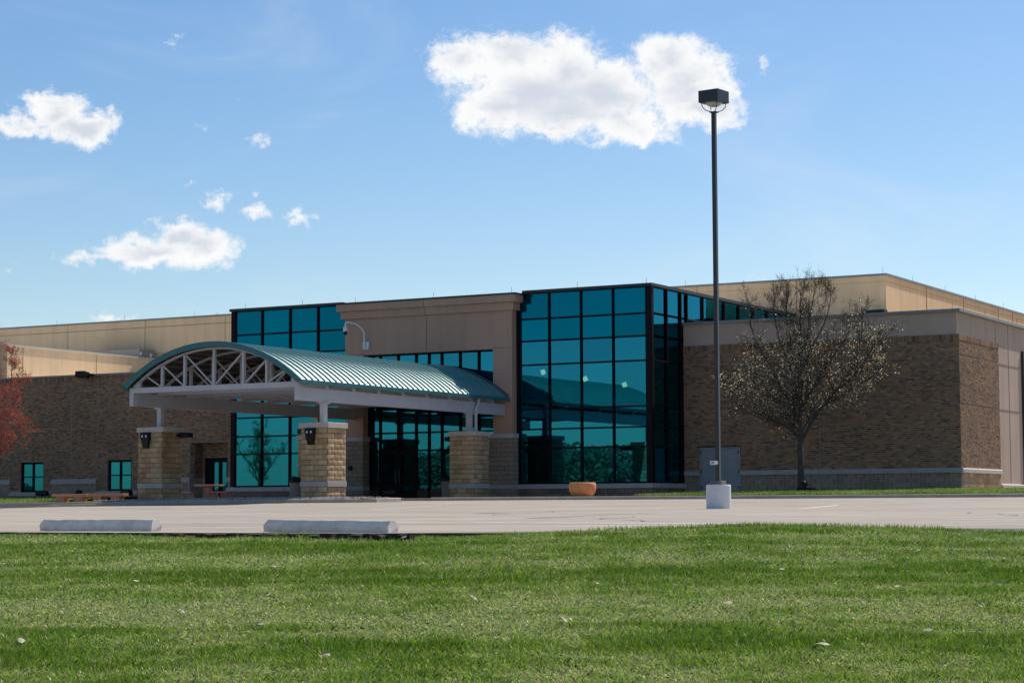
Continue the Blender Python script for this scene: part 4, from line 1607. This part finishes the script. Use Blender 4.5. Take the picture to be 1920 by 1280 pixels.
px, py, pz = -54.9, 71.0, .262
o = thing('picnic_table', 'round topped pinkish concrete picnic table under the canopy', 'picnic table', (px, py, pz))
MB().lathe([(.60, .67), (.64, .69), (.64, .73), (.62, .745)], px, py, 24, pz).build('table_top', M['table'], o)
MB().lathe([(.16, 0), (.14, .1), (.14, .67)], px + .1, py - .1, 12, pz).build('pedestal', M['table'], o)
MB().lathe([(.13, 0), (.12, .1), (.12, .67)], px - .22, py + .15, 12, pz).build('pedestal', M['table'], o)
for sx, sy in ((-1.0, -.35), (.85, -.2), (-.3, 1.0)):
    sx0, sy0 = px + sx, py + sy
    st = MB().cbox(sx0 - .48, sx0 + .48, sy0 - .17, sy0 + .17, pz + .39, pz + .445, .01).build('seat', M['table'], o)
    for e in (-.34, .34):
        for q in (-.11, .11):
            MB().bar((sx0 + e + q, sy0, pz), (sx0 + e + q * .4, sy0, pz + .39), .09, .16).build('leg', M['table'], st)


def bin_(cx, cy, cz, label):
    o = thing('litter_bin', label, 'bin', (cx, cy, cz), 'round litter bins')
    m = MB()
    m.lathe([(.245, 0), (.255, .03), (.272, .70), (.285, .72), (.285, .77), (.25, .78)], cx, cy, 24, cz)
    m.smooth = False
    m.build('body', M['bin'], o)
    n = 20
    hood = MB()
    for zz, r in ((.78, .25), (.88, .25), (.97, .22), (1.03, .15), (1.05, .04)):
        for k in range(n):
            hood.v.append((cx + r * math.cos(2 * math.pi * k / n), cy + r * math.sin(2 * math.pi * k / n), cz + zz))
    for i in range(4):
        for k in range(n):
            k2 = (k + 1) % n
            hood.f.append((i * n + k, i * n + k2, (i + 1) * n + k2, (i + 1) * n + k))
    hood.build('hood', M['black'], o)
    MB().tube([(cx - .27, cy - .1, cz + .8), (cx - .2, cy - .16, cz + 1.0), (cx, cy - .2, cz + 1.07), (cx + .2, cy - .16, cz + 1.0), (cx + .27, cy - .1, cz + .8)], .02, 6).build('rim', M['black'], o)


bin_(-53.15, 75.0, .33, 'grey litter bin with black hood behind the sunlit front pillar')
bin_(-47.35, 78.5, .362, 'grey litter bin with black hood beside the entrance doors')

o = thing('planter', 'round terracotta coloured bowl planter in front of the glass bay', 'planter', (-36.66, 71, .37))
m = MB()
m.lathe([(.26, .362), (.33, .37), (.44, .46), (.515, .60), (.535, .74), (.525, .87), (.50, .915), (.47, .925), (.45, .90), (.43, .84)], -36.66, 71, 32)
m.smooth = True
m.build('bowl', M['terracotta'], o)
MB().lathe([(.44, .83), (.44, .85)], -36.66, 71, 24).build('soil', M['soil'], o)


def ground_light(x, y, z, rz, label):
    o = thing('ground_floodlight', label, 'floodlight', (x, y, z))
    ca, sa = math.cos(rz), math.sin(rz)

    def W(p):
        return (x + p[0] * ca - p[1] * sa, y + p[0] * sa + p[1] * ca, z + p[2])
    v = [W(p) for p in ((-.32, -.2, .18), (.32, -.2, .18), (.34, .12, .14), (-.34, .12, .14), (-.3, -.14, .42), (.3, -.14, .42), (.26, .16, .40), (-.26, .16, .40))]
    MB().add(v, [(0, 3, 2, 1), (4, 5, 6, 7), (0, 1, 5, 4), (1, 2, 6, 5), (2, 3, 7, 6), (3, 0, 4, 7)]).build('head', M['black'], o)
    MB().tube([W((0, 0, -.05)), W((0, 0, .2))], .05, 8).build('stand', M['black'], o)


ground_light(-73.1, 80.6, .52, R(15), 'black ground floodlight under the leftmost window')
ground_light(-67.5, 80.6, .50, R(-10), 'black ground floodlight between the right bench and the left front pillar')
o = thing('spotlight', 'round black spotlight behind the benches by the stone panel', 'spotlight', (-71.0, 81, .5))
m = MB()
m.lathe([(.05, .0), (.05, .16), (.16, .2), (.19, .3), (.16, .42), (.05, .46)], -71.0, 81, 14, .5)
m.build('head', M['black'], o)
o = thing('spotlight', 'round black spotlight on a low box beside the tree trunk', 'spotlight', (-29.9, 77.6, .55))
MB().cbox(-30.28, -29.55, 77.4, 77.75, .5, .70, .04).build('box', M['black'], o)
m = MB()
m.tube([(-29.95, 77.55, .86), (-29.95, 77.35, .86), (-29.95, 77.3, .86)], [.1, .13, .115], 14)
m.tube([(-29.95, 77.55, .66), (-29.95, 77.5, .8)], .03, 6)
m.build('head', M['black'], o)


# ------------------------------------------------------------------ trees
def grow_tree(base, limbs, seed, spec):
    """returns wood MB and list of leaf sites. limbs: list of (points, r0, r1) for the guided main limbs"""
    rnd = random.Random(seed)
    wood = MB()
    sites = []

    def rv(s):
        return Vector((rnd.gauss(0, s), rnd.gauss(0, s), rnd.gauss(0, s)))

    def branch(p, d, L_, r, lev):
        n = max(2, int(L_ / (.28 if lev < 3 else .16)))
        pts, rad = [p.copy()], [r]
        q = p.copy()
        d = d.normalized()
        for i in range(n):
            d = (d + rv(spec['wob']) + Vector((0, 0, spec['up'][lev])) * (1.0 / n)).normalized()
            q = q + d * (L_ / n)
            pts.append(q.copy())
            rad.append(max(.003, r * (1 - .8 * (i + 1) / n)))
        wood.tube(pts, rad, 5 if lev < 2 else 3, caps=False)
        if lev >= spec['levels']:
            for i in range(1, len(pts)):
                sites.append((pts[i], lev))
            return
        k = rnd.randint(*spec['kids'][lev])
        for c in range(k):
            f = rnd.uniform(.2, 1.0)
            i = min(n - 1, int(f * n))
            pp = pts[i].lerp(pts[i + 1], f * n - i if f * n - i <= 1 else 1)
            dd = (pts[i + 1] - pts[i]).normalized()
            side = dd.cross(rv(1)).normalized()
            nd = (dd * rnd.uniform(.55, 1.0) + side * rnd.uniform(.45, .95) + Vector((0, 0, rnd.uniform(-.05, .35) * spec['lift'])))
            branch(pp, nd, L_ * rnd.uniform(.38, .68), max(.004, rad[i] * .6), lev + 1)
        if lev >= spec['levels'] - 1:
            sites.append((pts[-1], lev))

    for (pts, r0, r1, dens, klen) in limbs:
        P_ = [Vector(base) + Vector(p) for p in pts]
        # refine to a smooth polyline
        Q = []
        for i in range(len(P_) - 1):
            a = P_[max(i - 1, 0)]
            b, c = P_[i], P_[i + 1]
            e = P_[min(i + 2, len(P_) - 1)]
            for s_ in range(4):
                u = s_ / 4
                Q.append(.5 * ((2 * b) + (c - a) * u + (2 * a - 5 * b + 4 * c - e) * u * u + (3 * b - a - 3 * c + e) * u ** 3) + rv(.012))
        Q.append(P_[-1])
        n = len(Q)
        rad = [r0 + (r1 - r0) * (i / (n - 1)) ** .8 for i in range(n)]
        wood.tube(Q, rad, 8 if r0 > .06 else 6, caps=True)
        tot = sum((Q[i + 1] - Q[i]).length for i in range(n - 1))
        k = int(tot * dens)
        for c in range(k):
            f = rnd.uniform(spec['start'] if r0 > .1 else .12, 1.0)
            i = min(n - 2, int(f * (n - 1)))
            dd = (Q[i + 1] - Q[i]).normalized()
            side = dd.cross(rv(1)).normalized()
            nd = dd * rnd.uniform(.4, .9) + side * rnd.uniform(.5, 1.0) + Vector((0, 0, .25 * spec['lift']))
            branch(Q[i], nd, klen * rnd.uniform(.55, 1.15) * (1.1 - .5 * f), max(.006, rad[i] * .42), 1)
    return wood, sites


def leaves(sites, seed, per, spread, size, cols, zfall=None):
    rnd = np.random.default_rng(seed)
    out_v, out_c = [], []
    P_ = np.array([s[0] for s in sites])
    k = rnd.poisson(per, len(P_))
    if zfall is not None:
        k = (k * zfall(P_)).astype(int)
    P_ = np.repeat(P_, k, axis=0)
    n = len(P_)
    P_ = P_ + rnd.normal(0, spread, (n, 3))
    a = rnd.normal(0, 1, (n, 3))
    a /= np.linalg.norm(a, axis=1)[:, None]
    b = np.cross(a, rnd.normal(0, 1, (n, 3)))
    b /= np.linalg.norm(b, axis=1)[:, None]
    s = rnd.uniform(size * .55, size * 1.3, n)[:, None]
    V = np.stack([P_ - a * s * .5, P_ + b * s * .36, P_ + a * s * .5, P_ - b * s * .36], 1)
    col = np.array(cols)[rnd.integers(0, len(cols), n)] * rnd.uniform(.75, 1.25, (n, 1))
    return V, np.repeat(col[:, None, :], 4, 1)


def quads_obj(name, V, col, mat, parent=None, off=(0, 0, 0)):
    n = len(V)
    me = bpy.data.meshes.new(name)
    k = V.shape[1]
    me.vertices.add(n * k)
    me.vertices.foreach_set('co', (V.reshape(-1, 3) - np.array(off)).astype(np.float32).ravel())
    me.loops.add(n * k)
    me.loops.foreach_set('vertex_index', np.arange(n * k, dtype=np.int32))
    me.polygons.add(n)
    me.polygons.foreach_set('loop_start', np.arange(0, n * k, k, dtype=np.int32))
    me.update(calc_edges=True)
    at = me.color_attributes.new('tone', 'FLOAT_COLOR', 'POINT')
    c4 = np.concatenate([col.reshape(-1, 3), np.ones((n * k, 1))], 1)
    at.data.foreach_set('color', c4.astype(np.float32).ravel())
    me.materials.append(mat)
    o = bpy.data.objects.new(name, me)
    if parent is not None:
        o.parent = parent
        WL[o.name] = WL[parent.name]
    else:
        o.location = off
        WL[o.name] = tuple(off)
    C.objects.link(o)
    return o


SPEC = dict(wob=.13, up=[0, .35, .25, .15, .1], levels=3, kids=[(0, 0), (5, 8), (5, 8), (0, 0)], lift=1.0, start=.28)
TB = (-30.28, 77.9, .58)
RL = [  # x to the right of the photo, z up; guided by the limbs one can see
    ([(0, 0, -.1), (.01, 0, .8), (-.01, 0, 1.7), (.03, 0, 2.6), (.0, .05, 3.6), (.08, .1, 4.6), (.0, 0, 5.6), (.12, -.1, 6.6), (.1, 0, 7.5), (.15, 0, 8.2)], .155, .015, 3.6, 1.35),
    ([(.0, 0, 1.95), (-.35, -.1, 2.5), (-1.0, -.3, 2.85), (-1.9, -.5, 3.15), (-2.7, -.6, 3.7), (-3.2, -.6, 4.3)], .075, .012, 8.8, 1.25),
    ([(-.3, -.1, 2.4), (-.6, .2, 3.0), (-1.2, .5, 3.6), (-2.0, .8, 4.2), (-2.8, .9, 5.0)], .05, .01, 8.5, 1.2),
    ([(.03, 0, 1.95), (.3, .1, 2.5), (.7, .2, 3.2), (1.35, .3, 3.9), (2.2, .3, 4.6), (3.0, .2, 5.6), (3.35, .2, 6.3)], .08, .012, 8.5, 1.2),
    ([(.9, .25, 3.4), (1.7, .6, 3.9), (2.5, .8, 4.4), (3.2, .8, 4.9)], .04, .01, 9.3, 1.0),
    ([(0, 0, 2.9), (-.5, -.3, 3.9), (-1.0, -.6, 5.0), (-1.5, -.8, 6.0), (-1.8, -.8, 7.0), (-1.95, -.7, 7.9)], .065, .012, 6.2, 1.0),
    ([(-.1, 0, 4.2), (-.5, .1, 5.2), (-.95, .2, 6.3), (-1.15, .2, 7.4), (-1.1, .2, 8.2)], .05, .01, 5.5, .95),
    ([(.05, 0, 4.9), (.5, .1, 5.8), (1.0, .2, 6.7), (1.3, .2, 7.6), (1.35, .2, 8.1)], .045, .01, 5.5, .9),
    ([(1.2, .3, 3.8), (2.0, .1, 4.6), (2.6, -.1, 5.6), (2.75, -.1, 6.6), (2.8, -.1, 7.3)], .04, .01, 6.5, .9),
    ([(0, .05, 3.3), (.5, .4, 4.3), (1.0, .7, 5.2), (1.6, .8, 6.0), (2.0, .8, 6.8)], .06, .012, 7.8, 1.2),
    ([(0, .1, 4.0), (-.35, .4, 5.0), (-.6, .6, 6.2), (-.75, .6, 7.3), (-.6, .5, 8.3)], .055, .01, 7.1, 1.1),
    ([(.05, .1, 4.4), (.35, -.3, 5.4), (.6, -.5, 6.4), (.8, -.5, 7.5), (.95, -.4, 8.35)], .055, .01, 7.1, 1.1),
    ([(.02, 0, 2.7), (-.6, .5, 3.3), (-1.4, 1.0, 3.9), (-1.9, 1.2, 5.2)], .05, .01, 7.8, 1.2),
    ([(0, 0, 3.1), (.2, -.7, 3.9), (.5, -1.3, 4.8), (.9, -1.6, 5.6)], .05, .01, 7.8, 1.2),
    ([(0, 0, 2.6), (-.3, -.6, 3.3), (-.9, -1.2, 4.0), (-1.4, -1.5, 4.9)], .05, .01, 7.8, 1.2)]
t = thing('blossom_tree', 'tall budding tree with pale blossom by the right brick wall', 'tree', TB)
wood, sites = grow_tree(TB, RL, 5, SPEC)
wood.build('branches', M['bark'], t)
o = bpy.data.objects['branches']
o.name = 'trunk'
V, col = leaves(sites, 11, .30, .025, .062, [(.84, .76, .50), (.66, .58, .36), (.90, .84, .68), (.52, .46, .24), (.46, .30, .20)],
                lambda P_: np.where(P_[:, 2] > 7.3, .8, 1.0))
print('pear sites', len(sites), 'leaves', len(V), 'wood faces', len(wood.f))
kind(quads_obj('blossom', V, col, M['leaf'], t, WL[t.name]), 'stuff')

# red budding tree at the left border
RB = (-70.1, 73.6, .3)
RR = [([(0, 0, -.1), (0, 0, 1.2), (.05, 0, 2.4), (0, 0, 4), (.05, 0, 5.6), (0, 0, 6.9)], .12, .015, 4.0, 1.5),
      ([(0, 0, 1.7), (.5, -.2, 2.4), (1.2, -.4, 3.2), (1.8, -.6, 4.2), (2.0, -.6, 5.0)], .05, .01, 6, 1.1),
      ([(0, 0, 1.9), (.7, .1, 2.5), (1.5, .2, 3.0), (2.2, .2, 3.6)], .05, .01, 6, 1.1),
      ([(0, 0, 2.6), (.4, .3, 3.6), (.9, .5, 4.6), (1.3, .6, 5.8)], .05, .01, 5.5, 1.1),
      ([(0, 0, 3.0), (.4, -.4, 4.2), (.6, -.6, 5.2), (.7, -.6, 6.2), (.75, -.5, 7.1)], .045, .01, 5, 1.0),
      ([(0, 0, 3.2), (.5, .1, 4.6), (1.0, .2, 5.6), (1.1, .2, 6.5), (1.05, .2, 7.2)], .045, .01, 4, .8),
      ([(0, 0, 2.2), (-.6, 0, 3.2), (-1.3, .1, 4.2), (-1.6, .1, 5.6)], .05, .01, 4, 1.1),
      ([(0, 0, 1.8), (.6, -.5, 2.3), (1.3, -.8, 2.7), (2.1, -.9, 3.2)], .045, .01, 6, 1.0)]
t = thing('red_bud_tree', 'small tree covered in red buds at the left border', 'tree', RB)
SP2 = dict(SPEC, kids=[(0, 0), (4, 7), (3, 5), (0, 0)], start=.2)
wood, sites = grow_tree(RB, RR, 9, SP2)
wood.build('trunk', M['red_bark'], t)
V, col = leaves(sites, 12, 1.7, .05, .06, [(.46, .075, .05), (.56, .12, .07), (.34, .06, .045), (.50, .18, .11)])
print('red sites', len(sites), 'leaves', len(V))
kind(quads_obj('buds', V, col, M['leaf'], t, WL[t.name]), 'stuff')

# the young pear tree that shows only as a reflection in the left glass
YB_ = (-72.1, 62.0, 0.0)
YL = [([(0, 0, -.1), (0, 0, 1.5), (.05, 0, 2.6), (0, 0, 3.8), (.1, 0, 5.0)], .10, .015, 4.2, 1.1),
      ([(0, 0, 1.4), (.6, 0, 2.1), (1.3, .1, 2.8), (1.8, .1, 3.6)], .05, .01, 5.5, .9),
      ([(0, 0, 1.5), (-.5, 0, 2.3), (-1.1, .1, 3.1), (-1.5, .1, 4.0)], .05, .01, 5.5, .9),
      ([(0, 0, 1.8), (.4, .4, 2.8), (.8, .6, 4.0)], .045, .01, 5, .9), ([(0, 0, 1.9), (-.3, -.4, 3.0), (-.6, -.6, 4.2)], .045, .01, 5, .9)]
t = thing('young_tree', 'young green tree seen mirrored in the left glass bay', 'tree', YB_)
wood, sites = grow_tree(YB_, YL, 21, SP2)
wood.build('trunk', M['bark'], t)
V, col = leaves(sites, 22, .7, .05, .08, [(.30, .32, .10), (.22, .26, .08), (.40, .40, .2)])
kind(quads_obj('foliage', V, col, M['leaf'], t, WL[t.name]), 'stuff')

# woods across the road behind the viewer: they show in the glass
rw = np.random.default_rng(3)
VV, CC = [], []
for i in range(190):
    x = rw.uniform(-520, 60)
    y = -250 + rw.uniform(-60, 60) - .1 * x
    hh = rw.uniform(4.5, 7.5)
    if i >= 120:
        x = rw.uniform(-262, -150)
        y = -235 + rw.uniform(-20, 20)
        hh = rw.uniform(13.5, 15.5)
    n = 1300
    p = rw.normal(0, 1, (n, 3))
    p /= np.linalg.norm(p, axis=1)[:, None]
    p *= rw.uniform(.3, 1, (n, 1)) ** .5 * np.array([hh * .5, hh * .5, hh * .5])
    p += np.array([x, y, hh * .52 - 2])
    a = rw.normal(0, 1, (n, 3)); a /= np.linalg.norm(a, axis=1)[:, None]
    b = np.cross(a, rw.normal(0, 1, (n, 3))); b /= np.linalg.norm(b, axis=1)[:, None]
    s = rw.uniform(.3, .8, (n, 1))
    VV.append(np.stack([p - a * s, p + b * s * .7, p + a * s, p - b * s * .7], 1))
    c = np.array([[.30, .31, .20], [.34, .32, .24], [.27, .29, .19]])[rw.integers(0, 3)] * rw.uniform(.8, 1.2, (n, 1))  # lightened greyish tones: distance haze put into the foliage colour
    CC.append(np.repeat(c[:, None, :], 4, 1))
kind(quads_obj('far_woods', np.concatenate(VV), np.concatenate(CC), M['leaf']), 'stuff')
# bare treetops just clearing the roof at the far left
for (bx, by, zt, sd, lab) in ((-141.9, 150, 18.2, 31, 'bare treetop showing above the tan roof at the far left'), (-107.3, 139, 16.75, 32, 'bare treetop just above the tan roof left of the glass hall')):
    t = thing('bare_tree', lab, 'tree', (bx, by, 0))
    wood, sites = grow_tree((bx, by, 0), [([(0, 0, 0), (0, 0, 6), (.1, 0, 12), (0, 0, zt - .5)], .3, .02, 1.6, 2.0), ([(0, 0, 7), (.5, .3, 11), (.9, .5, zt - 1)], .12, .02, 2.4, 1.5),
                                          ([(0, 0, 7), (-.5, .3, 11), (-.9, .5, zt - 1)], .12, .02, 2.4, 1.5)], sd, SP2)
    wood.build('trunk', M['bark'], t)


# ------------------------------------------------------------------ grass
def vnoise(x, y, seed, fx, fy):
    """smooth value noise on numpy arrays"""
    g = np.random.default_rng(seed).uniform(0, 1, (256, 256))
    u, v = x * fx + 50.3, y * fy + 71.7
    iu, iv = np.floor(u).astype(int), np.floor(v).astype(int)
    fu, fv = u - iu, v - iv
    fu, fv = fu * fu * (3 - 2 * fu), fv * fv * (3 - 2 * fv)
    G = lambda a, b: g[a % 256, b % 256]
    return (G(iu, iv) * (1 - fu) + G(iu + 1, iv) * fu) * (1 - fv) + (G(iu, iv + 1) * (1 - fu) + G(iu + 1, iv + 1) * fu) * fv


def blades(P_, h, w, lean, col, seed):
    rr = np.random.default_rng(seed)
    n = len(P_)
    th = rr.uniform(0, 2 * np.pi, n)
    sd = np.stack([np.cos(th), np.sin(th), np.zeros(n)], 1) * (w / 2)[:, None]
    ph = rr.uniform(0, 2 * np.pi, n)
    ln = np.stack([np.cos(ph), np.sin(ph), np.zeros(n)], 1) * (h * lean)[:, None]
    mid = P_ + ln * .35
    mid[:, 2] += h * .55
    tip = P_ + ln
    tip[:, 2] += h * np.sqrt(np.clip(1 - lean ** 2 * .6, .1, 1))
    V = np.stack([P_ - sd, P_ + sd, mid + sd * .8, tip, mid - sd * .8], 1)
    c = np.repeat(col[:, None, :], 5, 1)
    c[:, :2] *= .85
    return V, c


rg = np.random.default_rng(41)
N_LAWN = 500000
# sample in camera-plan coordinates so that the near lawn is as finely covered as the far one
dep = 10.6 + (25.6 - 10.6) * rg.uniform(0, 1, N_LAWN) ** 1.15
lat = rg.uniform(-.27, .27, N_LAWN) * dep
gx = -dep * .489 + lat * .872
gy = dep * .872 + lat * .489
ok = gy < edge_y(gx) + .04 * rg.normal(0, 1, N_LAWN) - .03 - .30 * np.clip((-14.3 - gx) / .4, 0, 1)
gx, gy = gx[ok], gy[ok]
dep, lat = dep[ok], lat[ok]
gz = lawn_z(gx, gy)
n = len(gx)
# mowing bands run across the view; thatch and lush patches alternate
wob = (vnoise(gx, gy, 5, .35, .35) - .5) * .9
band = vnoise(lat * .06, dep + wob, 1, 1, 1.25) * .45 + vnoise(lat * .16, dep + wob, 2, 1, 3.2) * .35 + vnoise(lat * .5, dep + wob * .6, 12, 1, 5.5) * .2
patch = vnoise(gx, gy, 3, 1.5, 1.5) * .5 + vnoise(gx, gy, 4, 4.5, 4.5) * .5
lush = np.clip((band - .5) * 1.9 + (patch - .5) * 1.5 + .44 + rg.normal(0, .22, n), 0, 1)
near_edge = np.clip(1 - (edge_y(gx) - gy) / .5, 0, 1)
lush = np.clip(lush + near_edge * .35, 0, 1)
dark = np.array([.125, .240, .012])
mid_ = np.array([.25, .385, .040])
pale = np.array([.43, .52, .155])  # dry thatch plus the glint off flat-lying blades, put into the colour
straw = np.array([.58, .50, .28])
t_ = lush[:, None]
col = np.where(t_ > .5, mid_ + (dark - mid_) * (t_ - .5) * 2, pale + (mid_ - pale) * t_ * 2)
isw = rg.uniform(0, 1, n) < (.03 + .10 * (1 - lush))
col[isw] = straw
col *= rg.uniform(.7, 1.3, (n, 1))
h = (.026 + .025 * lush) * rg.uniform(.6, 1.35, n)
tuft = (vnoise(gx, gy, 8, 3, 3) > .52)
h += near_edge * tuft * rg.uniform(0, .06, n) * (gx > -14.6) * np.clip((-10.2 - gx) / 1.2, 0.0, 1)
h *= np.where((near_edge > 0) & (gx < -14.4), .75, 1)
w = rg.uniform(.003, .006, n) * (.8 + dep / 40)
lean = np.clip(rg.uniform(.15, .9, n) + .5 * (1 - lush) - .1, .1, 1.25)
lean[near_edge > .2] *= .6
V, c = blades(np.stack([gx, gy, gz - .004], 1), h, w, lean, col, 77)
kind(quads_obj('grass', V, c, M['grass']), 'stuff')

# grass on the two strips by the building
for seed, (x0, x1, y0, y1), nb in ((1, (-34.0, -14, 70.2, 83.1), 42000), (2, (-96, -67.2, 67.95, 83.1), 36000), (3, (-67.2, -56.5, 67.95, 71.2), 12000)):
    r2 = np.random.default_rng(100 + seed)
    x = r2.uniform(x0, x1, nb)
    y = y0 + (y1 - y0) * r2.uniform(0, 1, nb) ** 1.6
    z = strip_z(x, y)
    l2 = np.clip(vnoise(x, y, 20 + seed, .8, .8) + r2.normal(0, .2, nb), 0, 1)[:, None]
    cc = (np.array([.40, .46, .14]) * (1 - l2) + np.array([.17, .30, .03]) * l2) * r2.uniform(.7, 1.3, (nb, 1))
    V, c = blades(np.stack([x, y, z], 1), r2.uniform(.05, .12, nb), r2.uniform(.012, .022, nb), r2.uniform(.1, .7, nb), cc, 300 + seed)
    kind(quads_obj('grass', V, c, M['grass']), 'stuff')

# moss and weeds at the foot of the far left block
# ------------------------------------------------------------------ dry leaves lying on the lawn
LEAVES = [(1, 12.2, -1.1), (1.3, 13.0, -3.1), (.9, 14.2, .35), (1, 15.3, 1.6), (1.2, 16.0, -1.9), (.9, 16.6, 3.1), (1, 17.4, -3.2), (1, 18.3, 2.4), (.9, 19.2, -.6),
          (1.1, 20.2, 4.0), (1, 21.2, -3.9), (.9, 13.4, 2.7), (.8, 14.9, -2.4), (.9, 15.8, -.3), (1.3, 12.6, 1.9), (1, 22.0, .9), (.8, 18.9, -2.2), (.8, 17.0, .7),
          (1, 13.9, -1.7), (.9, 20.8, 2.0), (1.2, 22.6, -1.2), (.9, 15.0, 3.4)]
lm = MB()
lm.add([(-.05, 0, .004), (-.02, -.022, .012), (.03, -.018, .006), (.055, .004, .018), (.02, .022, .02), (-.025, .02, .008), (0, 0, .022)],
       [(0, 1, 6), (1, 2, 6), (2, 3, 6), (3, 4, 6), (4, 5, 6), (5, 0, 6)])
lme = lm.mesh('dry_leaf', simple('dry_leaf_pale', (.62, .52, .42), .8, var=.2, scale=30))
for (s, d_, l_) in LEAVES:
    x, y = -d_ * .489 + l_ * .872, d_ * .872 + l_ * .489
    if y > edge_y(x) - .2:
        continue
    o = bpy.data.objects.new('dry_leaf', lme)
    o.location = (x, y, float(lawn_z(x, y)) + .035)
    o.rotation_euler = (random.uniform(-.4, .4), random.uniform(-.4, .4), random.uniform(0, 6.28))
    o.scale = (s * .8, s * .8, s)
    C.objects.link(o)
    tag(o, 'pale dry leaf lying on the mown lawn', 'leaf', 'pale dry leaves on the lawn')

print('objects', len(bpy.data.objects))
